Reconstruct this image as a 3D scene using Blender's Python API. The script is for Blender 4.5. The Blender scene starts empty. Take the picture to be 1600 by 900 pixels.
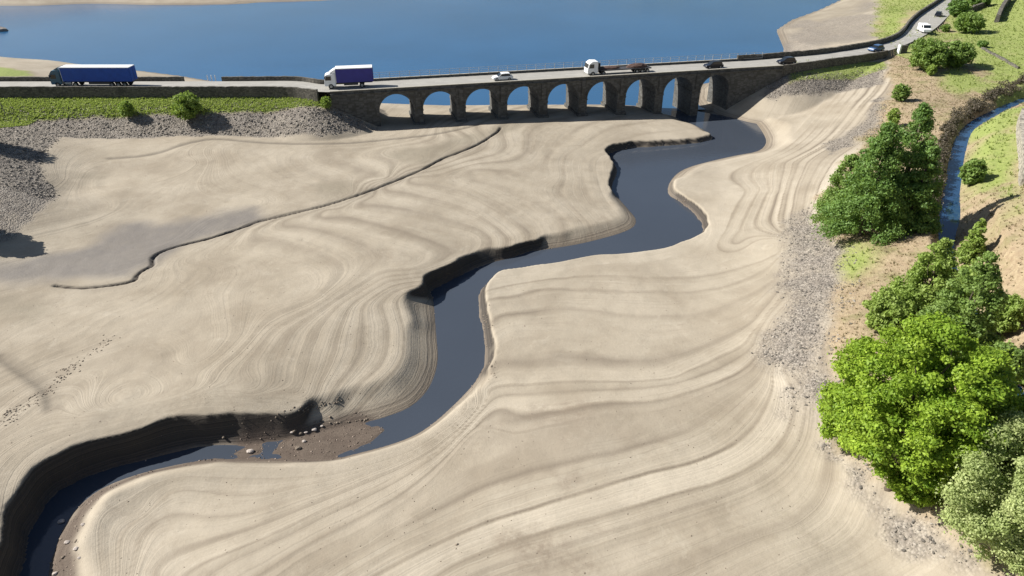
import bpy, bmesh, math, random
import numpy as np
from mathutils import Vector, Matrix

random.seed(7)
RNG = np.random.default_rng(11)
scene = bpy.context.scene
COL = scene.collection

# ------------------------------------------------------------------ camera, sky, sun, exposure
CAM_H = 42.0
PITCH = math.radians(30.0)          # below the horizontal
F_PX = 1081.0                       # focal length in pixels of the 1600 px wide picture
cam_data = bpy.data.cameras.new('camera')
cam_data.sensor_width = 36.0
cam_data.lens = 36.0 * F_PX / 1600.0
cam_data.clip_start = 0.5
cam_data.clip_end = 9000.0
cam = bpy.data.objects.new('camera', cam_data)
COL.objects.link(cam)
cam.location = (0, 0, CAM_H)
cam.rotation_euler = (math.radians(90) - PITCH, 0, 0)
scene.camera = cam

SUN_EL = math.radians(38.0)
SUN_AZ = (-0.99, 0.144)
S = Vector((SUN_AZ[0] * math.cos(SUN_EL), SUN_AZ[1] * math.cos(SUN_EL), math.sin(SUN_EL))).normalized()
world = bpy.data.worlds.new('World')
scene.world = world
world.use_nodes = True
wn = world.node_tree
bg = wn.nodes['Background']
sky = wn.nodes.new('ShaderNodeTexSky')
sky.sky_type = 'NISHITA'
sky.sun_disc = False
sky.sun_elevation = SUN_EL
sky.sun_rotation = math.atan2(S.x, S.y)
wn.links.new(sky.outputs[0], bg.inputs[0])
bg.inputs[1].default_value = 0.05
sun_data = bpy.data.lights.new('sun', 'SUN')
sun_data.energy = 5.0
sun_data.angle = math.radians(0.5)
sun_data.color = (1.0, 0.955, 0.88)
sun = bpy.data.objects.new('sun', sun_data)
COL.objects.link(sun)
sun.rotation_euler = (-S).to_track_quat('-Z', 'Y').to_euler()
scene.view_settings.view_transform = 'Standard'
scene.view_settings.look = 'None'
scene.view_settings.gamma = 1.0
scene.view_settings.use_curve_mapping = False
scene.view_settings.exposure = 0.76

# ------------------------------------------------------------------ geometry helpers
SN, CS = math.sin(PITCH), math.cos(PITCH)

def on_level(px, py, z):
    """world x, y of the point of level z seen at this place of the photograph"""
    u, v = (px - 800) / F_PX, (py - 450) / F_PX
    Z = (CAM_H - z) / (SN + v * CS)
    return (u * Z, Z * (CS - v * SN))

def project(x, y, z):
    Z = y * CS + (CAM_H - z) * SN
    v = ((CAM_H - z) * CS - y * SN) / Z
    return 800 + F_PX * x / Z, 450 + F_PX * v, Z

def world_line(pts, z):
    return np.array([on_level(p[0], p[1], z) for p in pts])

def seg_dist(P, A, B):
    d = B - A
    L2 = float(d @ d) + 1e-12
    t = np.clip(((P - A) @ d) / L2, 0, 1)
    q = P - (A + t[:, None] * d)
    return np.sqrt((q * q).sum(1))

def line_dist(P, pts):
    out = np.full(len(P), 1e9)
    for a, b in zip(pts[:-1], pts[1:]):
        out = np.minimum(out, seg_dist(P, a, b))
    return out

def inside(P, poly):
    c = np.zeros(len(P), bool)
    n = len(poly)
    x, y = P[:, 0], P[:, 1]
    for i in range(n):
        x1, y1 = poly[i]
        x2, y2 = poly[(i + 1) % n]
        if y1 == y2:
            continue
        m = ((y1 > y) != (y2 > y)) & (x < (x2 - x1) * (y - y1) / (y2 - y1) + x1)
        c ^= m
    return c

def sdf(P, poly):
    """signed distance, positive outside"""
    d = line_dist(P, np.vstack([poly, poly[:1]]))
    return np.where(inside(P, poly), -d, d)

def smooth(a, b, x):
    t = np.clip((x - a) / (b - a), 0, 1)
    return t * t * (3 - 2 * t)

_tabs = {}
def noise2(x, y, scale, seed=0):
    if seed not in _tabs:
        _tabs[seed] = np.random.default_rng(1000 + seed).random((256, 256))
    T = _tabs[seed]
    x = x / scale; y = y / scale
    xi = np.floor(x).astype(int); yi = np.floor(y).astype(int)
    fx = x - xi; fy = y - yi
    fx = fx * fx * (3 - 2 * fx); fy = fy * fy * (3 - 2 * fy)
    a = T[xi & 255, yi & 255]; b = T[(xi + 1) & 255, yi & 255]
    c = T[xi & 255, (yi + 1) & 255]; d = T[(xi + 1) & 255, (yi + 1) & 255]
    return (a * (1 - fx) + b * fx) * (1 - fy) + (c * (1 - fx) + d * fx) * fy - 0.5

def fbm(x, y, scale, seed=0, octs=4):
    o = 0; amp = 1
    for k in range(octs):
        o = o + amp * noise2(x, y, scale / 2 ** k, seed + k)
        amp *= 0.5
    return o

def catmull(pts, n=6):
    P = np.array(pts, float)
    out = []
    m = len(P)
    for i in range(m - 1):
        p0 = P[max(i - 1, 0)]; p1 = P[i]; p2 = P[i + 1]; p3 = P[min(i + 2, m - 1)]
        for k in range(n):
            t = k / n
            out.append(0.5 * ((2 * p1) + (-p0 + p2) * t + (2 * p0 - 5 * p1 + 4 * p2 - p3) * t * t + (-p0 + 3 * p1 - 3 * p2 + p3) * t ** 3))
    out.append(P[-1])
    return np.array(out)

class TPS:
    """smooth surface through scattered values"""
    def __init__(self, pts, vals, reg=1e-3, scale=50.0):
        self.s = scale
        P = np.array(pts) / scale
        n = len(P)
        r2 = ((P[:, None] - P[None]) ** 2).sum(2)
        K = np.where(r2 > 0, 0.5 * r2 * np.log(r2 + 1e-12), 0) + reg * np.eye(n)
        Q = np.hstack([np.ones((n, 1)), P])
        A = np.block([[K, Q], [Q.T, np.zeros((3, 3))]])
        w = np.linalg.solve(A, np.concatenate([np.array(vals, float), np.zeros(3)]))
        self.P, self.w = P, w
    def __call__(self, X):
        out = np.empty(len(X))
        n = len(self.P)
        for i in range(0, len(X), 20000):
            q = X[i:i + 20000] / self.s
            r2 = ((q[:, None] - self.P[None]) ** 2).sum(2)
            out[i:i + 20000] = (0.5 * r2 * np.log(r2 + 1e-12)) @ self.w[:n] + self.w[n] + q @ self.w[n + 1:]
        return out

# ------------------------------------------------------------------ shore lines, traced on the water level
WATER = -2.0
river_left = [(1030, 176), (1050, 181), (1068, 190), (1092, 199), (1106, 209), (1111, 218), (1085, 224), (1050, 227), (1000, 230), (962, 236), (950, 244),
              (958, 256), (965, 268), (958, 284), (955, 296), (968, 312), (982, 328), (993, 342), (990, 354), (970, 364), (935, 374),
              (900, 382), (850, 390), (810, 398), (770, 410), (735, 422), (705, 436), (688, 446), (676, 456), (678, 480), (681, 520), (684, 560), (678, 588),
              (665, 613), (640, 636), (600, 652), (560, 662), (500, 675), (440, 688), (385, 694), (300, 701), (225, 718), (155, 736),
              (105, 758), (70, 790), (48, 830), (38, 880), (25, 960), (10, 1100)]
river_right = [(60, 1100), (70, 950), (76, 900), (86, 860), (100, 825), (125, 790), (162, 762), (220, 740), (290, 724), (340, 719), (400, 718),
               (460, 719), (520, 718), (560, 709), (600, 698), (640, 684), (670, 667), (700, 642), (730, 612), (748, 590), (757, 570),
               (758, 540), (753, 510), (748, 485), (750, 462), (760, 444), (778, 431), (820, 424), (870, 415), (930, 403), (980, 400),
               (1030, 393), (1062, 384), (1092, 370), (1098, 354), (1088, 336), (1064, 316), (1044, 302), (1050, 280), (1070, 264),
               (1110, 252), (1150, 243), (1184, 236), (1197, 223), (1191, 206), (1177, 188), (1160, 176), (1130, 174), (1106, 172)]
shore_right = [(1094, 167), (1086, 156), (1088, 140), (1098, 131), (1112, 128), (1140, 121), (1180, 110), (1222, 92), (1224, 76), (1212, 47), (1236, 31),
               (1280, 15), (1312, 0), (1390, -40), (1550, -75)]
far_shore = [(1400, -118), (900, -100), (620, -20), (560, 0), (480, 2), (400, 5), (340, 8), (230, 8), (140, 6), (60, 9), (-60, 9), (-300, 4), (-700, 10)]
shore_left = [(-700, 60), (-300, 85), (-60, 98), (30, 97), (110, 100), (200, 108), (280, 118), (340, 128), (440, 146), (560, 160), (700, 165), (850, 164), (960, 163), (1005, 166)]
water_poly_px = list(catmull(river_right, 3)) + shore_right + far_shore + shore_left + list(catmull(river_left, 3))
water_poly = np.array([on_level(p[0], p[1], WATER) for p in water_poly_px])

CANAL = 4.9
canal_left = [(1640, 140), (1590, 155), (1545, 174), (1512, 192), (1494, 212), (1484, 240), (1477, 280), (1469, 320), (1465, 365), (1474, 410), (1490, 450), (1515, 510), (1545, 565), (1562, 620), (1590, 700)]
canal_right = [(1640, 700), (1605, 620), (1578, 560), (1540, 505), (1508, 445), (1494, 405), (1494, 370), (1502, 340), (1501, 305), (1505, 268), (1512, 228), (1523, 202), (1552, 186), (1595, 166), (1645, 150)]
canal_poly = np.array([on_level(p[0], p[1], CANAL) for p in list(catmull(canal_left, 3)) + list(catmull(canal_right, 3))])

# ------------------------------------------------------------------ road, causeways, bridge line
BR0 = np.array([-30.0, 136.4]); BRD = np.array([0.9724, 0.2333]); BRN = np.array([-0.2333, 0.9724])
BR_W = 9.0
ROAD_Z = 7.5
def br(t, d):
    return BR0 + BRD * t + BRN * d
road_near = [np.array([-420., 120.]), np.array([-250., 134.]), np.array([-170., 138.6]), np.array([-110., 139.0]), np.array([-60., 139.1]), np.array([-45., 139.0])] + [br(t, 1.4) for t in (-6, 4, 20, 40, 60, 80, 88)]
road_far = [np.array([-420., 127.]), np.array([-250., 141.]), np.array([-170., 144.4]), np.array([-110., 144.9]), np.array([-60., 145.1]), np.array([-45., 145.3])] + [br(t, 7.6) for t in (-6, 4, 20, 40, 60, 80, 88)]
rn_px = [(1262, 97), (1310, 91), (1350, 86), (1385, 80), (1412, 71), (1440, 58), (1462, 44), (1478, 29), (1492, 14), (1516, -8), (1545, -34), (1560, -60)]
rf_px = [(1262, 87), (1310, 81), (1350, 74.5), (1382, 68), (1404, 59), (1416, 48), (1424, 37), (1438, 24), (1462, 8), (1484, -8), (1508, -30), (1525, -55)]
road_near += [np.array(on_level(x, y, ROAD_Z)) for x, y in rn_px]
road_far += [np.array(on_level(x, y, ROAD_Z)) for x, y in rf_px]
road_near = catmull(road_near, 5); road_far = catmull(road_far, 5)
foot_l = np.array([p for p in road_near if p[0] < -39] + [p for p in road_far if p[0] < -39][::-1])
t_of = lambda p: (p - BR0) @ BRD
foot_r = np.array([p for p in road_near if t_of(p) > 96] + [p for p in road_far if t_of(p) > 96][::-1])

# ------------------------------------------------------------------ terrain heights
zc = [(600, 205, .5), (500, 214, 1.0), (300, 215, 1.5), (130, 216, 1.6), (75, 262, 1.8), (90, 300, 1.2), (20, 372, 1.2), (180, 300, .6), (300, 350, .1), (100, 420, .1),
      (400, 300, .4), (150, 550, .5), (400, 450, .3), (50, 650, .9), (250, 600, .9), (300, 645, .9), (120, 685, 1.0), (20, 760, 1.0), (-60, 900, 1.3), (-200, 700, 1.6),
      (-300, 400, 2.2), (400, 620, .7), (550, 520, .3), (640, 420, .4), (600, 450, .3), (700, 385, .0), (750, 300, .1), (850, 230, -.2), (780, 200, .4),
      (950, 235, -.7), (940, 300, -.8), (1000, 205, -.7), (1080, 210, -1.0), (900, 345, -.6), (800, 372, -.5), (970, 340, -1.0), (640, 520, -.4), (600, 600, -.3), (500, 630, -.1),
      (30, 290, 3.6), (-20, 250, 4.5), (0, 330, 3.0), (-200, 250, 5), (-150, 330, 4),
      (1100, 300, -.8), (1060, 290, -1.0), (1120, 350, -.7), (1180, 280, -.5), (1230, 260, .6), (1000, 430, -.7), (800, 450, -.8), (800, 560, -.5), (780, 620, -.8), (700, 680, -.9), (600, 725, -1.0),
      (400, 750, -.8), (260, 770, -.9), (170, 830, -1.1), (900, 700, .2), (600, 850, .1), (350, 880, -.3), (1100, 600, .2), (1000, 850, .6), (1200, 500, .9), (1200, 700, .8), (1250, 860, 1.2), (1000, 1000, 1.2), (1300, 1000, 2),
      (1250, 430, 1.5), (1300, 430, 3.2), (1335, 400, 4.2), (1215, 560, 1.0), (1285, 600, 2.4), (1290, 700, 1.6), (1400, 830, 1.9), (1500, 880, 3), (1600, 1000, 4),
      (1350, 380, 4.8), (1300, 300, 3.4), (1270, 330, 2.0), (1400, 300, 5.2), (1440, 480, 5.2), (1330, 520, 4.2), (1400, 160, 5.0), (1450, 250, 5.8), (1450, 350, 5.8), (1440, 700, 5.0), (1500, 780, 5.2), (1540, 620, 5.8), (1500, 600, 5.6), (1650, 850, 6.0),
      (1530, 300, 6.6), (1560, 300, 7.8), (1600, 300, 9.6), (1560, 450, 7.6), (1600, 500, 9.0), (1700, 300, 14), (1750, 500, 14), (1580, 220, 8.6), (1700, 150, 12), (1550, 165, 6.2), (1490, 190, 5.9), (1590, 135, 6.6), (1640, 600, 8.5), (1700, 700, 9),
      (1350, 190, 2.6), (1300, 230, 1.6), (1250, 190, .5), (1200, 170, -.9), (1215, 215, -.5), (1300, 160, 1.8), (1370, 145, 3.6), (1250, 140, 1.5),
      (1400, 110, 6.0), (1450, 120, 6.4), (1500, 100, 7.0), (1540, 60, 7.6), (1600, 40, 9.0), (1700, 40, 11), (1600, 100, 7.6), (1440, 60, 7.2), (1480, 30, 7.3), (1520, 10, 7.6),
      (1300, 60, 1.0), (1250, 60, -.8), (1340, 40, 2.6), (1400, 20, 5.8), (1370, 60, 5.0), (1330, 10, .8), (1420, -20, 6.0), (1500, -40, 7.6), (1600, -60, 12), (1800, -60, 22),
      (600, 175, -.2), (800, 172, -.3), (950, 170, -.6), (300, 140, 0), (100, 112, .5), (20, 108, 2.2), (-60, 108, 2.6), (1125, 145, .0), (1122, 162, -.2), (1145, 150, 1.2), (1160, 160, .2), (1180, 120, .4)]
zpts = [on_level(a, b, c) for a, b, c in zc]
zval = [c for a, b, c in zc]
for (x, y, z) in [(-700, 380, 14), (-300, 420, 12), (0, 640, 16), (300, 600, 18), (-900, 100, 25), (500, 200, 38), (700, 500, 50), (0, 1200, 60), (-100, 0, 2.5), (0, 5, 2), (120, 0, 9)]:
    zpts.append((x, y)); zval.append(z)
Z_SURF = TPS(zpts, zval, reg=2e-4)

# how steep each bank is: 3 = cut bank, 0.3 = point bar
sc_pts = [(1100, 215, 1.8), (1050, 222, 2.0), (980, 226, 2.0), (942, 240, 2.0), (945, 262, 1.6), (948, 284, 2.0), (975, 318, .5), (990, 340, .35), (975, 362, .35), (920, 372, .45), (860, 380, .6), (825, 380, 2.0), (795, 382, 2.0), (750, 390, 1.0), (710, 400, 1.5), (670, 415, 3.0), (635, 430, 3.2),
          (640, 450, 2.2), (655, 480, .45), (665, 540, .38), (655, 590, .4), (620, 625, .4), (560, 640, .4), (500, 650, .55), (455, 648, 1.6), (400, 640, 1.6), (340, 645, 2.6), (200, 670, 2.8), (90, 705, 2.8), (30, 760, 2.8), (5, 860, 2.8),
          (120, 900, .3), (140, 820, .35), (180, 770, .4), (280, 735, .5), (400, 724, .5), (520, 722, .7), (620, 700, .7), (700, 650, .8), (750, 605, .7), (775, 570, 1.2), (775, 510, 1.5), (765, 450, 1.5), (800, 435, 1.3), (900, 415, 1.0), (1030, 400, 1.0), (1095, 378, 1.4), (1110, 350, 1.8), (1080, 310, 1.8), (1050, 295, 1.0), (1080, 268, .25), (1150, 250, .22), (1200, 235, .22), (1200, 205, .3), (1170, 175, .5), (1040, 185, .3), (1090, 200, .5)]
sc_w = np.array([on_level(a, b, -1.3) for a, b, c in sc_pts]); sc_v = np.array([c for a, b, c in sc_pts])

crk = catmull([(782, 200), (776, 208), (750, 225), (722, 238), (692, 250), (660, 267), (620, 284), (585, 298), (555, 309), (500, 325), (440, 338), (402, 346), (372, 357), (330, 370), (280, 382), (252, 391), (238, 400), (237, 412), (222, 420), (213, 428), (208, 436), (180, 442), (130, 447), (86, 444)], 4)
crk_w = world_line(crk, .2)
crk2_w = world_line(catmull([(172, 249), (240, 243), (290, 231), (340, 224), (420, 228), (520, 227), (600, 219), (680, 209), (745, 194)], 4), .6)
crk3_w = world_line(catmull([(0, 556), (40, 585), (72, 610), (80, 640)], 3), .6)

bed_w = world_line([(335, 702), (385, 690), (440, 682), (500, 668), (560, 655), (600, 655), (620, 670), (590, 698), (555, 712), (520, 722), (460, 724), (400, 724), (340, 724), (290, 728)], WATER)
bar_w = world_line([(76, 960), (80, 895), (86, 858), (102, 822), (128, 790), (165, 762), (215, 742), (290, 726), (300, 732), (215, 755), (165, 785), (140, 815), (122, 850), (118, 900), (118, 960)], WATER)
def height(P):
    x, y = P[:, 0], P[:, 1]
    z = Z_SURF(P)
    z = np.clip(z, -1.35, 120)
    wob = fbm(x, y, 9, 3, 4)
    z = z + .10 * wob + 0.05 * fbm(x, y, 1.5, 9, 3)
    # water
    d = sdf(P, water_poly)
    dw = ((P[:, None] - sc_w[None]) ** 2).sum(2) if len(P) < 5000 else None
    s = np.zeros(len(P))
    for i in range(0, len(P), 20000):
        q = ((P[i:i + 20000, None] - sc_w[None]) ** 2).sum(2)
        w = 1 / (q + .3) ** 2
        s[i:i + 20000] = (w * sc_v).sum(1) / w.sum(1)
    far = smooth(142, 155, y)
    s = s * (1 - far) + .14 * far
    s = s * (1 + .75 * smooth(1.6, 2.8, s))
    rag = (.42 * fbm(x, y, 3.0, 17, 3) + .22 * noise2(x, y, 1.3, 41)) * smooth(.6, 2.0, s)
    dd = d + rag
    prof = WATER + np.where(dd > 0, s * dd + .035 * dd ** 2, .35 * dd)
    k = .05 + .29 * smooth(.3, .8, 1.5 - s)
    hh = np.clip(.5 + .5 * (prof - z) / k, 0, 1)
    zz = prof * (1 - hh) + z * hh - k * hh * (1 - hh)
    z = np.where(dd < 40, zz, z)
    z = np.maximum(z, np.where(y > 160, -7, -3.2))
    # causeways
    for fp in (foot_l, foot_r):
        m = np.abs(P - fp.mean(0)).max(1) < 600
        d = np.full(len(P), 1e3)
        d[m] = sdf(P[m], fp)
        dn = d + .8 * noise2(x, y, 4, 31) * smooth(2, 6, d)
        emb = np.where(dn < 4.4, 6.0 - .3 * np.clip(dn - .8, 0, 9), 4.92 - .55 * (dn - 4.4))
        # behind the road the embankment is steep
        z = np.maximum(z, np.where(d < 60, emb, -9))
        z = np.where((d < 1.0), np.minimum(np.maximum(z, 6.0), ROAD_Z - .12), z)
        z = np.where(d <= 0.25, ROAD_Z - .12, z)
    # shallow gravel bed in the lower reach
    g = 1 - smooth(-1.2, 1.0, sdf(P, bed_w) + .8 * noise2(x, y, 3.0, 131))
    bed = WATER + .03 + .11 * fbm(x, y, 2.2, 23, 4) - .09 * smooth(-16, -8, x)
    z = np.where(g > 0, np.maximum(z, bed * g + (1 - g) * z), z)
    # catchwater
    dc = sdf(P, canal_poly)
    prof = CANAL + np.where(dc > 0, 1.1 * dc, .8 * dc)
    nearc = dc < 25
    z = np.where(nearc & (dc < 3), np.minimum(z, prof), z)
    z = np.where(nearc & (dc >= -.1) & (dc < 2.5) & (z < CANAL + .5), np.maximum(z, CANAL + .45 * smooth(-.1, .8, dc)), z)
    z = np.where(nearc, np.maximum(z, np.where(dc < 0, 3.9, -99)), z)
    # narrow runnels cut in the mud
    dk = line_dist(P, crk_w) + .12 * noise2(x, y, 1.1, 5)
    z = z - .48 * (1 - smooth(.0, .38, dk))
    z = z - .12 * (1 - smooth(.1, .9, line_dist(P, crk2_w)))
    z = z - .12 * (1 - smooth(.1, .6, line_dist(P, crk3_w)))
    return z

def steps(segs):
    out = [segs[0][0]]
    for a, b, st in segs:
        n = max(1, int(round((b - a) / st)))
        out += list(a + (b - a) * (np.arange(n) + 1) / n)
    return np.array(out)
def grow(start, end, st, f=1.12):
    out = []; v = start
    while v < end:
        v += st; st *= f; out.append(v)
    return out
xs = steps([(-62, 62, .25), (62, 150, .45)])
xs = np.concatenate([steps([(-150, -62, .45)])[:-1], xs])
xs = np.concatenate([[-v for v in grow(150, 3200, 1)][::-1], xs, grow(150, 3200, .8)])
ys = steps([(20, 90, .22), (90, 172, .36)])
ys = np.concatenate([[20 - v for v in grow(0, 300, 1.0, 1.25)][::-1], ys, grow(172, 4200, .6, 1.05)])
GX, GY = np.meshgrid(xs, ys)
P = np.stack([GX.ravel(), GY.ravel()], 1)
Zg = height(P).reshape(GX.shape)

# strand lines: a smooth field whose level lines follow the old shore lines in the silt
bank_r = [(1195, 240), (1100, 258), (1055, 285), (1050, 300), (1100, 330), (1112, 355), (1095, 378), (1030, 400), (930, 408), (870, 418), (790, 430)]
bank_r2 = [(690, 656), (640, 688), (600, 700), (520, 722), (400, 722), (290, 728), (200, 748), (150, 775), (125, 810), (108, 860), (100, 910)]
iso_r = [(bank_r, 0), (bank_r2, 0), ([(768, 470), (770, 476)], 2.6), ([(772, 520), (774, 526)], 4.1), ([(772, 560), (773, 564)], 5.0), ([(758, 600), (754, 604)], 5.8),
  ([(560, 852), (640, 792), (720, 735), (800, 700), (900, 680), (1000, 668), (1080, 645), (1150, 606)], 8.4), ([(160, 800), (162, 850), (170, 905)], 1.5),
  ([(215, 790), (228, 762), (280, 744), (340, 746), (420, 746), (520, 732), (600, 710), (680, 678), (735, 632)], 1.5),
  ([(205, 880), (212, 840), (224, 814), (252, 797), (320, 801), (380, 797), (440, 781), (520, 755), (590, 724)], 3.5),
  ([(232, 885), (280, 852), (360, 828), (420, 806), (480, 782), (560, 748), (640, 712), (700, 672)], 5),
  ([(300, 884), (360, 860), (440, 828), (500, 798), (560, 768), (640, 725), (700, 684), (740, 640)], 6),
  ([(800, 440), (900, 425), (1028, 430), (1100, 428), (1180, 416), (1230, 392)], 1.2),
  ([(795, 462), (860, 446), (920, 448), (1020, 451), (1100, 451), (1160, 440), (1228, 410)], 2.2),
  ([(790, 489), (820, 485), (860, 478), (920, 480), (980, 486), (1028, 489), (1100, 486), (1140, 476), (1180, 464), (1218, 440)], 3.4),
  ([(790, 560), (820, 565), (880, 557), (940, 562), (1012, 564), (1060, 552), (1100, 540), (1140, 524), (1172, 510), (1198, 486)], 5),
  ([(765, 604), (792, 598), (860, 597), (960, 598), (1040, 596), (1080, 582), (1120, 562), (1160, 542), (1192, 512)], 6),
  ([(350, 882), (420, 848), (480, 818), (560, 776), (640, 734), (700, 692), (738, 648), (770, 618), (820, 612), (940, 611), (1040, 605), (1120, 582), (1180, 548)], 6.6),
  ([(410, 900), (460, 866), (530, 824), (600, 784), (660, 738), (705, 694), (745, 662), (820, 648), (900, 640), (948, 633), (1020, 632), (1080, 616), (1140, 596), (1182, 562)], 7.6),
  ([(520, 895), (620, 832), (700, 790), (760, 760), (840, 738), (920, 724), (1000, 704), (1080, 676), (1120, 650), (1160, 624), (1188, 600), (1202, 572)], 9.3),
  ([(600, 902), (680, 860), (760, 824), (840, 800), (920, 776), (1000, 752), (1100, 726), (1160, 692), (1186, 660), (1204, 620)], 11),
  ([(700, 898), (760, 872), (860, 838), (960, 812), (1040, 788), (1120, 764), (1192, 728), (1224, 692), (1234, 660), (1228, 620), (1215, 595)], 13),
  ([(860, 872), (940, 846), (1040, 816), (1120, 790), (1200, 752), (1240, 712), (1250, 665)], 14),
  ([(1080, 896), (1160, 860), (1220, 840), (1262, 812), (1282, 780), (1286, 740)], 17), ([(1250, 905), (1330, 860), (1360, 800)], 19.5), ([(1400, 905), (1450, 880)], 21),
  ([(1240, 330), (1235, 380), (1240, 420)], 8), ([(1200, 560), (1212, 520)], 9.5), ([(1190, 300), (1170, 340), (1150, 380)], 2.5), ([(1225, 260), (1215, 300), (1200, 350)], 5)]
bank_l = [(1100, 208), (1040, 212), (940, 236), (940, 290), (985, 345)]
bank_l2 = [(672, 490), (672, 540), (655, 600), (600, 636), (500, 655), (385, 640), (240, 656), (100, 697), (30, 745), (5, 820), (-10, 900)]
iso_l = [(bank_l, 0), (bank_l2, 0), ([(920, 366), (905, 368)], 2.4), ([(850, 372), (845, 374)], 3.7), ([(805, 378), (800, 379)], 5.0), ([(765, 386), (760, 388)], 6.6), ([(715, 392), (705, 395)], 8.0), ([(650, 415), (640, 420)], 9.0), ([(740, 268), (800, 288), (860, 316), (888, 338)], 3), ([(640, 280), (720, 296), (780, 320), (826, 350)], 4.2), ([(600, 292), (648, 304), (720, 320), (762, 340), (790, 360)], 5.4),
  ([(560, 316), (600, 324), (680, 338), (740, 352), (766, 366)], 6.8), ([(508, 328), (560, 344), (640, 364), (698, 384)], 8), ([(450, 343), (520, 364), (580, 384), (614, 410)], 9.4),
  ([(400, 360), (460, 380), (520, 404), (536, 430), (500, 470)], 10.8), ([(340, 398), (400, 408), (418, 432), (394, 460), (384, 500), (380, 530)], 12.4), ([(290, 403), (338, 416), (328, 440), (300, 456), (318, 488), (314, 525), (300, 570)], 14.2),
  ([(650, 460), (658, 520), (650, 570), (610, 612)], 1.0), ([(620, 470), (630, 520), (618, 570), (570, 610)], 2.2), ([(590, 476), (598, 520), (590, 560), (545, 605)], 3.4), ([(560, 478), (548, 520), (540, 560), (500, 620)], 4.8),
  ([(600, 440), (540, 480), (512, 530), (490, 590), (466, 628)], 6.2), ([(580, 440), (520, 476), (465, 520), (440, 570), (420, 610), (390, 628)], 8), ([(550, 444), (490, 486), (430, 520), (395, 565), (355, 615)], 9.6),
  ([(350, 590), (320, 622), (250, 645)], 10.6), ([(250, 560), (270, 600), (255, 630), (180, 655)], 12.5), ([(60, 690), (20, 715), (-20, 760)], 4), ([(100, 640), (40, 680), (-20, 720)], 8), 
  ([(0, 600), (80, 560), (150, 530), (180, 500)], 15), ([(0, 480), (100, 470), (200, 450)], 18), ([(50, 420), (200, 410), (300, 370)], 20), ([(180, 350), (300, 330), (400, 320)], 22),
  ([(150, 340), (125, 300), (160, 265), (300, 260)], 24.5), ([(90, 290), (85, 260), (110, 238), (180, 225), (300, 222)], 28), ([(400, 222), (500, 224), (600, 215)], 20),
  ([(350, 240), (365, 275), (430, 300), (500, 318)], 18), ([(420, 238), (430, 268), (480, 290), (540, 305)], 15.5), ([(520, 240), (560, 264), (600, 280)], 12.5), ([(620, 236), (660, 255)], 10), ([(700, 202), (720, 220)], 9), ([(800, 215), (780, 245)], 5), ([(900, 206), (860, 270)], 3), ([(1000, 200), (930, 230)], 1.2)]
def iso_field(isos, zz, gap):
    pts, vals = [], []
    for line, v in isos:
        W = catmull([on_level(a, b, zz) for a, b in line], 3) if len(line) > 2 else np.array([on_level(a, b, zz) for a, b in line])
        pts += list(W); vals += [v] * len(W)
    return TPS(np.array(pts) + RNG.normal(0, 1e-3, (len(pts), 2)), vals, reg=8e-4)
FR = iso_field(iso_r, -.3, 3); FL = iso_field(iso_l, .2, 3)
near = (P[:, 1] < 175) & (np.abs(P[:, 0]) < 150) & (P[:, 1] > 0)
# which side of the river
side_poly = np.array([on_level(a, b, WATER) for a, b in ([(900, -90), (1070, 150), (1080, 185), (1140, 215), (1010, 300), (1000, 380), (720, 430), (715, 600), (600, 672), (400, 705), (200, 728), (90, 790), (55, 900), (40, 1100), (-40, 1500)] + [(3000, 1500), (9000, 300), (3000, -90)])])
is_r = inside(P, side_poly)
L = np.zeros(len(P))
for F, m in ((FR, near & is_r), (FL, near & ~is_r)):
    L[m] = F(P[m])
L = np.clip(L, -6, 40)
gx, gy = P[:, 0], P[:, 1]
far_shore_m = ~near & (gy > 100)
L[far_shore_m] = .30 * np.abs(sdf(P[far_shore_m], water_poly)) + 1.2 * fbm(gx[far_shore_m], gy[far_shore_m], 40, 180, 4)
gx, gy = P[:, 0], P[:, 1]
Lw = L + .35 * fbm(gx, gy, 12, 50, 3) + .06 * fbm(gx, gy, 1.5, 55, 2)
def n1(v, sc, seed):
    return noise2(v, np.zeros_like(v) + 3.3, sc, seed)
stripe = (n1(Lw, .9, 60) + .7 * n1(Lw, .38, 61) + .45 * n1(Lw, .16, 62))
zflat = Zg.ravel()
flat_mask = near & (zflat > -1.9) & (zflat < 2.2)
zflat = zflat + np.where(flat_mask, .045 * stripe, 0)
Zg = zflat.reshape(GX.shape)

def ground(x, y):
    i = int(np.clip(np.searchsorted(xs, x) - 1, 0, len(xs) - 2)); j = int(np.clip(np.searchsorted(ys, y) - 1, 0, len(ys) - 2))
    fx = (x - xs[i]) / (xs[i + 1] - xs[i]); fy = (y - ys[j]) / (ys[j + 1] - ys[j])
    fx = min(max(fx, 0), 1); fy = min(max(fy, 0), 1)
    return float((Zg[j, i] * (1 - fx) + Zg[j, i + 1] * fx) * (1 - fy) + (Zg[j + 1, i] * (1 - fx) + Zg[j + 1, i + 1] * fx) * fy)

def at(px, py):
    """the point of the ground seen at this place of the photograph"""
    u, v = (px - 800) / F_PX, (py - 450) / F_PX
    d = np.array([u, CS - v * SN, -(SN + v * CS)])
    t = 25.0
    prev = t
    while t < 1500:
        x, y, z = d[0] * t, d[1] * t, CAM_H + d[2] * t
        if z < ground(x, y):
            a, b = prev, t
            for _ in range(14):
                m = (a + b) / 2
                if CAM_H + d[2] * m < ground(d[0] * m, d[1] * m): b = m
                else: a = m
            t = b
            return Vector((d[0] * t, d[1] * t, ground(d[0] * t, d[1] * t)))
        prev = t
        t += .4 + t * .002
    x, y = on_level(px, py, 0)
    return Vector((x, y, 0))

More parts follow.
